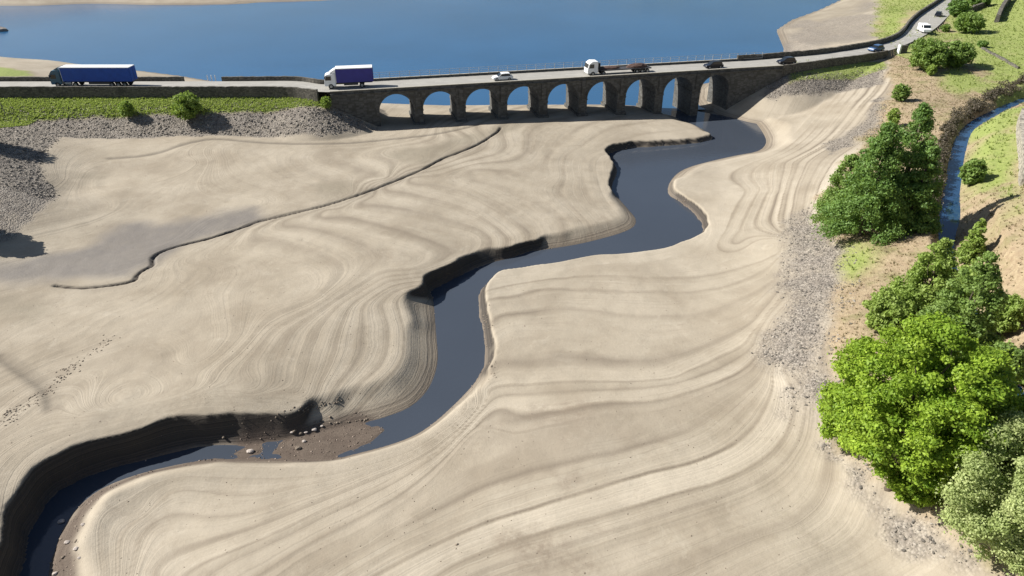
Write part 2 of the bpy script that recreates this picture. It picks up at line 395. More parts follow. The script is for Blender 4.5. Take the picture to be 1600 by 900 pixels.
def zone(pts):
    return np.array([tuple(at(a, b)[:2]) for a, b in pts])
def zmask(poly, soft=1.5, nz=1.5, seed=70, sc=4):
    m = np.zeros(len(P))
    lo = poly.min(0) - 12; hi = poly.max(0) + 12
    k = (P[:, 0] > lo[0]) & (P[:, 0] < hi[0]) & (P[:, 1] > lo[1]) & (P[:, 1] < hi[1])
    if not k.any():
        return m
    d = sdf(P[k], poly) + nz * fbm(gx[k], gy[k], sc, seed, 4)
    m[k] = 1 - smooth(-soft, soft, d)
    return m

def far_pts(lst):           # for corners out of the picture: plain world coordinates are mixed in
    return np.array([tuple(at(*p)[:2]) if len(p) == 2 else (p[0], p[1]) for p in lst])

veg = zmask(far_pts([(1372, 8), (1368, 35), (1372, 62), (1388, 92), (1386, 112), (1392, 128), (1386, 160), (1375, 190), (1345, 215), (1300, 285), (1280, 335), (1325, 385), (1318, 440), (1300, 500), (1300, 600), (1302, 680), (1350, 735), (1420, 800), (1500, 850), (1560, 890), (60, 20, 0), (3000, 20, 0), (3000, 4000, 0), (160, 4000, 0), (150, 400, 0), (148, 300, 0)]), 1.0, 2.2, 70, 5)
veg = np.maximum(veg, smooth(3.5, 7, zflat) * (gy > 300))
veg = np.maximum(veg, smooth(2.6, 5, zflat) * (gx < -105) * (gy < 128))
gstrip = zmask(np.vstack([zone([(520, 168), (515, 173), (400, 175), (300, 179), (200, 182), (120, 184), (60, 189), (0, 200), (-80, 212)]), np.array([(-260, 118.), (-260, 134.5), (-170, 139), (-60, 139.2), (-38, 138)])]), .5, .8, 75, 3)
gback = zmask(far_pts([(-200, 96), (0, 104), (45, 112), (60, 119), (0, 121), (-200, 121)]), 1.2, 1.5, 76, 3)
grt = zmask(np.array([tuple(on_level(a, b, 6)) for a, b in [(1232, 107), (1300, 101), (1385, 94), (1385, 106), (1300, 113), (1235, 119)]]), .5, .6, 77, 3)
damp_far = .6 * zmask(world_line([(1215, 40), (1222, 90), (1320, 78), (1390, 20), (1330, 0), (1260, 22)], 0), 5, 40, 106, 22)
greens = np.zeros(len(P))
for poly, sd in [([(1500, 62), (1535, 100), (1600, 128), (1598, 12), (1500, 5)], 80),
                 ([(1480, 100), (1560, 135), (1500, 150), (1470, 130)], 81), ([(1512, 205), (1560, 180), (1598, 165), (1598, 225), (1575, 285), (1535, 300), (1518, 262)], 82),
                 ([(1378, 10), (1420, 5), (1410, 40), (1395, 55), (1376, 55)], 84), ([(1540, 300), (1598, 280), (1598, 330), (1560, 310)], 85), ([(1500, 500), (1598, 560), (1598, 700), (1500, 640)], 86), ([(1330, 385), (1360, 400), (1335, 440), (1318, 430)], 87)]:
    greens = np.maximum(greens, zmask(zone(poly), 2.0, 3, sd, 6))
greens = np.maximum(greens, zmask(world_line([(1490, -30), (1700, -40), (1700, 110), (1600, 122), (1545, 112), (1505, 75), (1485, 40)], 8), 1.5, 3, 89, 6))
greens = np.maximum(greens, smooth(125, 150, gx) * (gy > 175) * .9)
greens = np.maximum(greens, (gx > 95) * smooth(0, .35, fbm(gx, gy, 14, 88, 4) + .2) * .8)
veg = np.maximum.reduce([veg, gstrip, gback, grt])
green = np.clip(np.maximum.reduce([greens, gstrip, gback, grt]) , 0, 1)

stone = zmask(zone([(-60, 170), (515, 160), (545, 178), (592, 201), (560, 205), (500, 213), (400, 214), (250, 214), (130, 216), (95, 213), (72, 235), (63, 262), (67, 280), (86, 292), (82, 312), (52, 345), (12, 375), (-60, 400)]), .5, .8, 90, 3)
stone = np.maximum(stone, zmask(zone([(1268, 330), (1312, 372), (1325, 400), (1312, 470), (1292, 560), (1302, 600), (1292, 650), (1268, 655), (1240, 600), (1203, 580), (1198, 530), (1218, 480), (1232, 420), (1238, 360), (1252, 335)]), 2.4, 3.0, 91, 3))
stone = np.maximum(stone, .9 * zmask(zone([(1290, 700), (1345, 735), (1400, 790), (1500, 850), (1560, 890), (1430, 860), (1330, 780)]), .9, 1.6, 92, 2))
stone = np.maximum(stone, zmask(zone([(1185, 150), (1205, 128), (1240, 112), (1380, 106), (1380, 132), (1300, 142), (1250, 152), (1200, 160)]), .8, 1.6, 93, 3))
stone = np.maximum(stone, .8 * zmask(zone([(1345, 195), (1375, 150), (1385, 200), (1350, 215), (1300, 240), (1290, 225)]), .8, 2, 94, 3))
stone = np.maximum(stone, .8 * zmask(world_line([(1225, 45), (1235, 86), (1300, 82), (1330, 55), (1260, 30)], 0), 3, 14, 95, 12))
stone = np.maximum(stone, .7 * zmask(world_line([(1290, 30), (1365, 5), (1385, 70), (1320, 72)], 2.5), 4, 14, 96, 14))
stone = np.maximum(stone, .75 * smooth(2.4, 3.6, zflat) * (gy > 300))
mud = zmask(zone([(0, 412), (60, 392), (120, 378), (190, 362), (300, 342), (375, 335), (402, 345), (370, 358), (330, 371), (280, 383), (240, 400), (236, 412), (208, 436), (120, 447), (60, 440), (-60, 442), (-60, 415)]), 2.4, 7.0, 97, 12)
mud2 = zmask(zone([(20, 470), (80, 465), (80, 490), (50, 500), (10, 490)]), 2.5, 3, 98, 5) + .8 * zmask(zone([(495, 290), (545, 285), (555, 300), (500, 312)]), 2.5, 3, 99, 5) + .8 * zmask(zone([(600, 240), (690, 225), (790, 190), (830, 192), (740, 225), (660, 262)]), 1.5, 2, 100, 5) + .5 * zmask(zone([(120, 272), (165, 270), (160, 278), (120, 280)]), 1, 1, 101, 5)
mud2 = np.clip(mud2 + damp_far, 0, 1)
blot = zmask(zone([(870, 740), (890, 728), (905, 745), (880, 765)]), .8, 1.5, 102, 1.5) * .6 + zmask(zone([(790, 850), (850, 828), (920, 838), (890, 870), (800, 905)]), 1.6, 3.0, 103, 2.5) * .8 + .6 * zmask(zone([(870, 680), (895, 676), (900, 690), (872, 694)]), .8, 1.2, 104, 1.5) + .5 * zmask(zone([(820, 640), (930, 632), (920, 660), (840, 668)]), 1.2, 3, 105, 3)
blot = np.clip(blot, 0, 1)
crackm = np.maximum(1 - smooth(.10, .42, line_dist(P, crk_w)), .45 * (1 - smooth(.1, .9, line_dist(P, crk2_w))))
crackm = np.maximum(crackm, .35 * (1 - smooth(.2, 1.3, line_dist(P, crk3_w))))
crackm = np.maximum(crackm, .16 * (1 - smooth(.2, 2.0, line_dist(P, crk_w) + 1.0 * noise2(gx, gy, 6, 120))))
brown = np.zeros(len(P))
dwat = sdf(P, water_poly)
nb = .8 * fbm(gx, gy, 3, 140, 4)
brown = np.maximum(1 - smooth(-.3, .9, sdf(P, bed_w) + nb), 1 - smooth(-.4, .6, sdf(P, bar_w) + nb)) * (gy < 75)
brown = np.maximum(brown, .7 * smooth(.35, -.2, dwat) * (gy < 130))
brown = np.clip(brown, 0, 1)

calm = np.where(is_r, 1.0, 1 - .62 * smooth(9.5, 14, L))
calm = calm * (.55 + .45 * smooth(-.25, .3, fbm(gx, gy, 16, 150, 3)))
L2 = L.reshape(GX.shape)
ga, gb = np.gradient(L2, ys, xs)
gm = smooth(.04, .17, np.hypot(ga, gb)).ravel()
calm = calm * gm * np.where(is_r, 1, .72)
Lt = L + .10 * fbm(gx, gy, 7, 160, 3) + .05 * fbm(gx, gy, 1.6, 165, 2)
tr = [(0, .62), (1.05, .62), (1.2, .34), (1.4, .58), (2.05, .6), (2.2, .3), (2.4, .55), (3.2, .6), (3.4, .22), (3.65, .55), (4.2, .64), (4.75, .55), (5.0, .10), (5.25, .35), (5.4, .6), (5.88, .74), (6.0, .10), (6.12, .5), (6.45, .45), (6.6, .16), (6.8, .6), (7.4, .74),
      (7.6, .12), (7.85, .40), (9.1, .42), (9.3, .24), (9.5, .48), (10.8, .58), (11.0, .08), (11.2, .78), (12.8, .82), (13.0, .12), (13.2, .50), (13.85, .50), (14.0, .22), (14.2, .46), (16.5, .55), (16.8, .2), (17.3, .3), (17.8, .62), (19.3, .5), (19.6, .3), (20, .5)]
tl = [(0, .6), (.8, .6), (1.0, .3), (1.2, .55), (2.0, .62), (2.25, .28), (2.5, .6), (3.0, .55), (3.2, .25), (3.6, .62), (4.0, .6), (4.3, .22), (4.7, .65), (5.2, .6), (5.5, .25), (6.0, .66), (6.5, .58), (6.8, .2), (7.3, .64), (7.8, .55), (8.1, .2), (8.7, .64), (9.2, .55), (9.6, .24), (10.2, .64), (10.6, .55), (11.0, .28), (11.7, .66), (12.3, .5), (12.7, .28), (13.4, .62), (14.2, .36), (15, .52), (18, .5), (18.4, .42), (19, .5), (24, .52), (24.5, .4), (25, .52)]
tone = np.where(is_r, np.interp(Lt, *zip(*tr)), np.interp(Lt, *zip(*tl)))
tone = .5 + (tone - .5) * (.45 + .75 * smooth(-.35, .35, fbm(gx, gy, 11, 170, 3))) * near * smooth(.2, 1.0, dwat) * (.3 + .7 * gm) * np.where(is_r, 1.4, .9 - .3 * smooth(8, 13, L) * (gy < 85))
def grid_mesh(name, xs, ys, Z):
    ny, nx = Z.shape
    me = bpy.data.meshes.new(name)
    co = np.stack([np.tile(xs, ny), np.repeat(ys, nx), Z.ravel()], 1).astype(np.float32)
    me.vertices.add(nx * ny)
    me.vertices.foreach_set('co', co.ravel())
    i = np.arange(nx - 1)[None, :] + (np.arange(ny - 1) * nx)[:, None]
    q = np.stack([i, i + 1, i + nx + 1, i + nx], -1).reshape(-1, 4)
    n = len(q)
    me.loops.add(4 * n); me.polygons.add(n)
    me.loops.foreach_set('vertex_index', q.ravel().astype(np.int32))
    me.polygons.foreach_set('loop_start', (np.arange(n) * 4).astype(np.int32))
    me.polygons.foreach_set('loop_total', np.full(n, 4, np.int32))
    me.update(calc_edges=True)
    me.polygons.foreach_set('use_smooth', np.ones(n, bool))
    return me

def soup(name, V, F4, tint=None, smooth_shade=False):
    """mesh from arrays of vertices and equal-sided faces"""
    me = bpy.data.meshes.new(name)
    k = F4.shape[1]; n = len(F4)
    me.vertices.add(len(V)); me.vertices.foreach_set('co', V.astype(np.float32).ravel())
    me.loops.add(k * n); me.polygons.add(n)
    me.loops.foreach_set('vertex_index', F4.ravel().astype(np.int32))
    me.polygons.foreach_set('loop_start', (np.arange(n) * k).astype(np.int32))
    me.polygons.foreach_set('loop_total', np.full(n, k, np.int32))
    me.update(calc_edges=True)
    if smooth_shade:
        me.polygons.foreach_set('use_smooth', np.ones(n, bool))
    if tint is not None:
        a = me.attributes.new('tint', 'FLOAT', 'POINT'); a.data.foreach_set('value', tint.astype(np.float32))
    return me

# ------------------------------------------------------------------ materials
def new_mat(name):
    m = bpy.data.materials.new(name); m.use_nodes = True
    return m, m.node_tree, m.node_tree.nodes['Principled BSDF']
class NT:
    def __init__(self, t): self.t = t
    def n(self, kind, **kw):
        nd = self.t.nodes.new('ShaderNode' + kind)
        for k, v in kw.items(): setattr(nd, k, v)
        return nd
    def set(self, sock, v):
        if hasattr(v, 'links') or isinstance(v, bpy.types.NodeSocket): self.t.links.new(v, sock)
        else: sock.default_value = v
    def attr(self, name):
        return self.n('Attribute', attribute_name=name).outputs['Fac']
    def math(self, op, a, b=0.0, c=None, clamp=False):
        nd = self.n('Math', operation=op, use_clamp=clamp)
        self.set(nd.inputs[0], a); self.set(nd.inputs[1], b)
        if c is not None: self.set(nd.inputs[2], c)
        return nd.outputs[0]
    def mix(self, f, a, b, mode='MIX'):
        nd = self.n('Mix', data_type='RGBA', blend_type=mode)
        self.set(nd.inputs[0], f)
        for s, v in ((nd.inputs[6], a), (nd.inputs[7], b)):
            self.set(s, v if isinstance(v, bpy.types.NodeSocket) else (*v, 1))
        return nd.outputs[2]
    def noise(self, scale, detail=4, rough=.55, vec=None, w=None, dist=0):
        nd = self.n('TexNoise')
        if w is not None:
            nd.noise_dimensions = '1D' if vec is None else '4D'; self.set(nd.inputs['W'], w)
        if vec is not None: self.t.links.new(vec, nd.inputs['Vector'])
        nd.inputs['Scale'].default_value = scale; nd.inputs['Detail'].default_value = detail; nd.inputs['Roughness'].default_value = rough
        nd.inputs['Distortion'].default_value = dist
        return nd.outputs['Fac']
    def ramp(self, f, stops):
        nd = self.n('ValToRGB')
        e = nd.color_ramp.elements
        while len(e) < len(stops): e.new(.5)
        for k, (p, c) in enumerate(stops):
            e[k].position = p; e[k].color = (*c, 1) if len(c) == 3 else c
        self.t.links.new(f, nd.inputs[0])
        return nd.outputs[0]
    def rng(self, f, a, b, c=0.0, d=1.0):
        nd = self.n('MapRange'); self.set(nd.inputs[0], f)
        for k, v in zip((1, 2, 3, 4), (a, b, c, d)): self.set(nd.inputs[k], v)
        return nd.outputs[0]
    def bump(self, h, strength, dist, to):
        b = self.n('Bump'); b.inputs['Strength'].default_value = strength; b.inputs['Distance'].default_value = dist
        self.t.links.new(h, b.inputs['Height']); self.t.links.new(b.outputs[0], to)
        return b

def ground_material():
    m, t, bs = new_mat('silt_and_ground')
    N = NT(t)
    pos = N.n('NewGeometry').outputs['Position']
    sep = N.n('SeparateXYZ'); t.links.new(pos, sep.inputs[0]); zz = sep.outputs[2]
    big = N.noise(.045, 4, .55, pos); mid = N.noise(.35, 5, .6, pos); fine = N.noise(3.2, 5, .65, pos); grit = N.noise(11, 3, .7, pos)
    L = N.math('ADD', N.attr('strand'), N.math('MULTIPLY', N.math('SUBTRACT', mid, .5), .22))
    s1 = N.noise(1.05, 2, .6, None, L); s2 = N.noise(3.4, 3, .65, None, L); s3 = N.noise(9.0, 2, .6, None, L)
    # silt
    calm = N.attr('calm')
    def amt(f, k): return N.math('MULTIPLY', N.math('MULTIPLY', f, calm), k)
    base = N.mix(N.rng(big, .3, .7), (.368, .322, .255), (.335, .290, .224))
    base = N.mix(N.math('MULTIPLY', N.rng(N.noise(.11, 5, .6, pos), .40, .64), .70), base, (.235, .196, .145))
    base = N.mix(amt(N.rng(s1, .50, .70), .30), base, (.235, .198, .148))
    base = N.mix(amt(N.rng(s1, .45, .30), .30), base, (.44, .385, .305))
    base = N.mix(amt(N.math('MULTIPLY', N.rng(s2, .60, .68), N.rng(N.noise(.16, 3, .6, pos), .42, .58)), .38), base, (.215, .18, .135))
    base = N.mix(amt(N.math('MULTIPLY', N.rng(s2, .42, .34), N.rng(N.noise(.2, 3, .6, pos), .42, .58)), .22), base, (.47, .43, .35))
    base = N.mix(amt(N.math('MULTIPLY', N.rng(s3, .58, .64), N.rng(N.noise(.12, 4, .6, pos), .48, .60)), .40), base, (.20, .168, .128))
    base = N.mix(N.math('MULTIPLY', N.rng(N.noise(.28, 8, .72, pos, None, 1.2), .54, .66), .30), base, (.215, .175, .13))
    base = N.mix(N.math('MULTIPLY', N.rng(N.noise(.45, 8, .75, pos, None, .8), .56, .70), .28), base, (.48, .435, .355))
    tn = N.attr('tone')
    base = N.mix(N.rng(tn, .5, .05, 0, .85), base, (.165, .135, .102))
    base = N.mix(N.rng(tn, .52, .85, 0, .62), base, (.49, .435, .35))
    base = N.mix(N.math('MULTIPLY', N.rng(fine, .50, .74), .22), base, (.27, .235, .18))
    base = N.mix(N.math('MULTIPLY', N.rng(N.noise(.9, 6, .75, pos), .58, .72), .32), base, (.24, .20, .155))
    base = N.mix(N.math('MULTIPLY', N.rng(grit, .55, .75), .18), base, (.20, .17, .13))
    blot = N.attr('blot')
    base = N.mix(N.math('MULTIPLY', blot, N.rng(N.noise(1.3, 6, .75, pos), .38, .62)), base, (.20, .16, .12))
    mud2 = N.attr('damp')
    base = N.mix(N.math('MULTIPLY', mud2, .65), base, (.20, .175, .13))
    base = N.mix(N.math('MULTIPLY', N.attr('mud'), N.rng(mid, .2, .7, .75, 1.0)), base, (.172, .155, .138))
    # layered wet silt near the water, with shade painted on steep bank faces
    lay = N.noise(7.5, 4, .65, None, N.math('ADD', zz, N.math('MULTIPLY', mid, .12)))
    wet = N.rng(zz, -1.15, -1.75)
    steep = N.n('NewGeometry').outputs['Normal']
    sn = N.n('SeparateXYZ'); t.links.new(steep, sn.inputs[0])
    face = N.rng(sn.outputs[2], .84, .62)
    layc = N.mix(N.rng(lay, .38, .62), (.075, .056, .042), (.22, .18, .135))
    face_shadec = N.mix(N.rng(lay, .42, .66), (.028, .024, .021), (.075, .062, .05))  # dark silt taken near black: the cut bank's shade put into its colour
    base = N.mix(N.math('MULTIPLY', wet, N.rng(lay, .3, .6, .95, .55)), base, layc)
    base = N.mix(N.math('MULTIPLY', face, N.rng(zz, 1.4, .8, 0, .95)), base, face_shadec)
    base = N.mix(N.attr('crack'), base, (.035, .028, .024))
    gvor = N.n('TexVoronoi'); gvor.inputs['Scale'].default_value = 2.6; t.links.new(pos, gvor.inputs['Vector'])
    gcol = N.mix(N.rng(N.n('SeparateColor').outputs[0] if False else grit, .3, .7), (.055, .040, .032), (.125, .095, .075))
    base = N.mix(N.math('MULTIPLY', N.attr('bed'), .85), base, gcol)
    # stones
    vor = N.n('TexVoronoi'); vor.inputs['Scale'].default_value = 1.9; t.links.new(pos, vor.inputs['Vector'])
    vor2 = N.n('TexVoronoi'); vor2.inputs['Scale'].default_value = 4.3; t.links.new(pos, vor2.inputs['Vector'])
    vs = N.n('SeparateColor'); t.links.new(vor.outputs['Color'], vs.inputs[0])
    vs2 = N.n('SeparateColor'); t.links.new(vor2.outputs['Color'], vs2.inputs[0])
    sc = N.ramp(vs.outputs[0], [(0, (.12, .105, .086)), (.35, (.20, .175, .145)), (.7, (.27, .24, .20)), (1, (.36, .325, .27))])
    sc2 = N.ramp(vs2.outputs[1], [(0, (.13, .11, .10)), (.5, (.24, .21, .19)), (1, (.35, .32, .285))])
    sc = N.mix(.5, sc, sc2)
    edge = N.math('MULTIPLY', N.rng(vor2.outputs['Distance'], .45, .75), .6)
    sc = N.mix(edge, sc, (.05, .045, .04))
    sc = N.mix(N.rng(N.noise(.5, 5, .65, pos), .5, .7, 0, .35), sc, (.26, .225, .18))
    st = N.attr('stone')
    stm = N.math('MULTIPLY', st, N.rng(N.math('ADD', N.math('MULTIPLY', fine, .5), N.math('MULTIPLY', mid, .5)), .32, .5, .4, .95), clamp=True)
    base = N.mix(stm, base, sc)
    # rough grass, bracken
    gn = N.noise(.22, 6, .68, pos); gn2 = N.noise(1.6, 6, .72, pos)
    dry = N.mix(N.rng(gn2, .3, .7), (.25, .18, .115), (.38, .31, .20))
    dry = N.mix(N.rng(gn, .5, .68, 0, .75), dry, (.15, .155, .055))
    dry = N.mix(N.rng(N.noise(.6, 5, .7, pos), .58, .7, 0, .7), dry, (.115, .075, .05))
    grn = N.mix(N.rng(gn2, .3, .7), (.17, .22, .05), (.28, .32, .10))
    grn = N.mix(N.rng(gn, .52, .72, 0, .7), grn, (.28, .27, .12))
    vc = N.mix(N.attr('green'), dry, grn)
    base = N.mix(N.math('MULTIPLY', N.attr('veg'), N.rng(fine, .25, .42, .55, 1.0)), base, vc)
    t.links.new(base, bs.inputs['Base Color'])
    rough = N.math('SUBTRACT', .95, N.math('MULTIPLY', N.attr('mud'), .36))
    rough = N.math('SUBTRACT', rough, N.math('MULTIPLY', N.math('MULTIPLY', wet, .35), N.math('SUBTRACT', 1.0, N.attr('bed'))))
    t.links.new(rough, bs.inputs['Roughness'])
    bs.inputs['Specular IOR Level'].default_value = .35
    h = N.math('ADD', N.math('MULTIPLY', s2, .5), N.math('MULTIPLY', fine, .35))
    h = N.math('ADD', h, N.math('MULTIPLY', grit, .12))
    h = N.math('ADD', h, N.math('MULTIPLY', st, N.math('MULTIPLY', vor2.outputs['Distance'], -1.6)))
    h = N.math('ADD', h, N.math('MULTIPLY', N.attr('veg'), N.math('MULTIPLY', gn2, 2.4)))
    h = N.math('ADD', h, N.math('MULTIPLY', wet, N.math('MULTIPLY', lay, .8)))
    N.bump(h, .55, .16, bs.inputs['Normal'])
    return m

def simple(name, col, rough=.8, var=.15, scale=3.0, metal=0, spec=.4, bump=0.0, coords='Object'):
    m, t, bs = new_mat(name)
    N = NT(t)
    co = N.n('TexCoord').outputs[coords]
    nz = N.noise(scale, 5, .6, co)
    lo = tuple(c * (1 - var) for c in col); hi = tuple(min(1, c * (1 + var)) for c in col)
    t.links.new(N.mix(N.rng(nz, .3, .7), lo, hi), bs.inputs['Base Color'])
    bs.inputs['Roughness'].default_value = rough; bs.inputs['Metallic'].default_value = metal
    bs.inputs['Specular IOR Level'].default_value = spec
    if bump: N.bump(nz, bump, .05, bs.inputs['Normal'])
    return m

def masonry(name, a, b, scale=1.0):
    m, t, bs = new_mat(name)
    N = NT(t)
    co = N.n('TexCoord').outputs['Object']
    mp = N.n('Mapping'); mp.inputs['Scale'].default_value = (1.3 * scale, 1.3 * scale, 2.6 * scale); t.links.new(co, mp.inputs[0])
    v = N.n('TexVoronoi', distance='CHEBYCHEV'); v.inputs['Scale'].default_value = 1.0; v.inputs['Randomness'].default_value = .6; t.links.new(mp.outputs[0], v.inputs['Vector'])
    s = N.n('SeparateColor'); t.links.new(v.outputs['Color'], s.inputs[0])
    c = N.mix(s.outputs[0], a, b)
    c = N.mix(N.rng(N.noise(.5, 5, .65, co), .5, .72, 0, .7), c, tuple(x * .5 for x in a))
    c = N.mix(N.rng(v.outputs['Distance'], .40, .5, 0, .6), c, (.04, .037, .03))
    t.links.new(c, bs.inputs['Base Color']); bs.inputs['Roughness'].default_value = .92
    N.bump(v.outputs['Distance'], -.3, .06, bs.inputs['Normal'])
    return m

def leaf_mat(name, a, b, trans=.35):
    m, t, bs = new_mat(name)
    N = NT(t)
    c = N.mix(N.attr('tint'), a, b)
    c = N.mix(N.rng(N.noise(.45, 3, .6, N.n('TexCoord').outputs['Object']), .4, .65, 0, .5), c, tuple((x + y) * .33 for x, y in zip(a, b)))
    t.links.new(c, bs.inputs['Base Color']); bs.inputs['Roughness'].default_value = .55
    bs.inputs['Specular IOR Level'].default_value = .3
    tr = N.n('BsdfTranslucent'); t.links.new(N.mix(.5, c, (.30, .42, .04), 'MIX'), tr.inputs[0])
    mx = N.n('MixShader'); mx.inputs[0].default_value = trans
    t.links.new(bs.outputs[0], mx.inputs[1]); t.links.new(tr.outputs[0], mx.inputs[2])
    t.links.new(mx.outputs[0], t.nodes['Material Output'].inputs[0])
    return m

def water_mat(name, col, ripple, scale, rough=.06, spec=.5):
    m, t, bs = new_mat(name)
    N = NT(t)
    pos = N.n('NewGeometry').outputs['Position']
    c = N.mix(N.rng(N.noise(.02, 4, .6, pos), .35, .65), col, tuple(x * 1.18 for x in col))
    t.links.new(c, bs.inputs['Base Color'])
    bs.inputs['Roughness'].default_value = rough; bs.inputs['IOR'].default_value = 1.33
    bs.inputs['Specular IOR Level'].default_value = spec
    mp = N.n('Mapping'); mp.inputs['Scale'].default_value = (1, 1.8, 1); mp.inputs['Rotation'].default_value = (0, 0, .3); t.links.new(pos, mp.inputs[0])
    N.bump(N.noise(scale, 4, .6, mp.outputs[0]), ripple, .1, bs.inputs['Normal'])
    return m

M = {}
M['ground'] = ground_material()
M['river'] = water_mat('river_water', (.046, .056, .074), .16, 1.1, .07)
M['lake'] = water_mat('reservoir_water', (.024, .088, .190), .22, .9, .16)
M['canal'] = water_mat('canal_water', (.022, .060, .13), .05, .8, .06)
M['bridge_stone'] = masonry('dark_gritstone', (.088, .088, .084), (.122, .12, .112))
M['pale_stone'] = masonry('pale_gritstone', (.30, .275, .23), (.42, .385, .32), 1.2)
M['wall_stone'] = masonry('drystone', (.07, .065, .055), (.17, .155, .13), 1.8)
M['coping'] = simple('pale_coping', (.36, .34, .29), .85, .2, 2)
M['asphalt'] = simple('road_asphalt', (.31, .30, .275), .8, .10, .4)
M['deck'] = simple('pale_footway', (.33, .315, .28), .85, .10, .6)
M['paint'] = simple('road_paint', (.62, .62, .58), .6, .1, 4)
M['rail'] = simple('galvanised_rail', (.42, .44, .45), .45, .1, 5, .3)
M['rock'] = simple('loose_stone', (.24, .215, .19), .9, .35, .35, coords='Object')
M['clod'] = simple('dark_mud_clod', (.19, .155, .12), .95, .25, 2)
M['boulder'] = simple('pale_boulder', (.42, .37, .33), .85, .2, 3, bump=.4)
M['bark'] = simple('bark', (.10, .08, .06), .95, .3, 6, bump=.5)
M['white'] = simple('white_paint', (.78, .79, .80), .35, .04, 2, spec=.5)
M['blue'] = simple('blue_curtain', (.014, .07, .36), .5, .12, 1.2)
M['navy'] = simple('dark_blue_vinyl', (.03, .03, .23), .45, .10, 1.2)
M['teal'] = simple('teal_blue_paint', (.03, .10, .17), .3, .08, 2, spec=.6)
M['glass'] = simple('dark_glass', (.015, .02, .025), .08, .05, 2, spec=.6)
M['tyre'] = simple('tyre_rubber', (.02, .02, .02), .9, .1, 8)
M['steel'] = simple('wheel_steel', (.35, .36, .37), .4, .1, 8, .6)
M['chassis'] = simple('chassis_grey', (.05, .05, .055), .7, .2, 4)
M['black_car'] = simple('black_car_paint', (.012, .014, .024), .2, .05, 2, spec=.6)
M['blue_car'] = simple('mid_blue_car_paint', (.05, .11, .24), .25, .05, 2, spec=.6)
M['red_brown'] = simple('rusty_load', (.09, .055, .045), .9, .3, 3, bump=.4)
M['post_wood'] = simple('weathered_post', (.22, .20, .17), .9, .2, 6)

# ------------------------------------------------------------------ scene graph helpers
def link(name, me, mat, parent=None, loc=None):
    o = bpy.data.objects.new(name, me)
    COL.objects.link(o)
    if mat is not None and me is not None:
        me.materials.clear(); me.materials.append(mat)
    if parent is not None: o.parent = parent
    if loc is not None: o.location = loc
    return o
def tag(o, label, cat, group=None):
    o['label'] = label; o['category'] = cat
    if group: o['group'] = group
    return o
def thing(name, label, cat, loc=(0, 0, 0), rz=0.0, group=None):
    o = bpy.data.objects.new(name, None); COL.objects.link(o)
    o.empty_display_size = .5
    o.location = loc; o.rotation_euler = (0, 0, rz)
    return tag(o, label, cat, group)
def structure(name, me, mat):
    o = link(name, me, mat); o['kind'] = 'structure'; return o
def stuff(name, me, mat, label, cat):
    o = link(name, me, mat); o['kind'] = 'stuff'; return tag(o, label, cat)

class MB:
    def __init__(self): self.bm = bmesh.new()
    def box(self, c, s, bev=0.0, rz=0.0):
        r = bmesh.ops.create_cube(self.bm, size=1.0)
        vs = r['verts']
        bmesh.ops.scale(self.bm, vec=s, verts=vs)
        if bev:
            es = list({e for v in vs for e in v.link_edges})
            q = bmesh.ops.bevel(self.bm, geom=es, offset=bev, segments=2, affect='EDGES')
            vs = list({v for f in q['faces'] for v in f.verts} | {v for v in vs if v.is_valid})
        if rz: bmesh.ops.rotate(self.bm, cent=(0, 0, 0), matrix=Matrix.Rotation(rz, 3, 'Z'), verts=vs)
        bmesh.ops.translate(self.bm, vec=c, verts=vs)
        return self
    def cyl(self, c, r, h, axis='Z', seg=16, r2=None):
        q = bmesh.ops.create_cone(self.bm, cap_ends=True, segments=seg, radius1=r, radius2=r if r2 is None else r2, depth=h)
        vs = q['verts']
        if axis == 'Y': bmesh.ops.rotate(self.bm, cent=(0, 0, 0), matrix=Matrix.Rotation(math.pi / 2, 3, 'X'), verts=vs)
        if axis == 'X': bmesh.ops.rotate(self.bm, cent=(0, 0, 0), matrix=Matrix.Rotation(math.pi / 2, 3, 'Y'), verts=vs)
        bmesh.ops.translate(self.bm, vec=c, verts=vs)
        return self
    def prism(self, prof, y0, y1, bev=0.0):
        """profile in x,z pushed along y"""
        a = [self.bm.verts.new((x, y0, z)) for x, z in prof]
        b = [self.bm.verts.new((x, y1, z)) for x, z in prof]
        fs = [self.bm.faces.new(a), self.bm.faces.new(b[::-1])]
        n = len(prof)
        for i in range(n):
            fs.append(self.bm.faces.new((a[i], b[i], b[(i + 1) % n], a[(i + 1) % n])))
        bmesh.ops.recalc_face_normals(self.bm, faces=fs)
        if bev:
            es = list({e for f in fs for e in f.edges})
            bmesh.ops.bevel(self.bm, geom=es, offset=bev, segments=2, affect='EDGES')
        return self
    def mesh(self, name, sm=False):
        me = bpy.data.meshes.new(name); bmesh.ops.recalc_face_normals(self.bm, faces=self.bm.faces[:]); self.bm.to_mesh(me); self.bm.free()
        if sm: me.polygons.foreach_set('use_smooth', np.ones(len(me.polygons), bool))
        return me
    def put(self, name, mat, parent=None, loc=None, sm=False):
        return link(name, self.mesh(name, sm), mat, parent, loc)

# ------------------------------------------------------------------ the ground and the waters
gme = grid_mesh('ground', xs, ys, Zg)
for nm, arr in (('strand', L), ('calm', calm), ('tone', tone), ('stone', stone), ('mud', mud), ('damp', mud2), ('blot', blot), ('veg', veg), ('green', green), ('crack', crackm), ('bed', brown)):
    a = gme.attributes.new(nm, 'FLOAT', 'POINT'); a.data.foreach_set('value', arr.astype(np.float32))
structure('ground', gme, M['ground'])

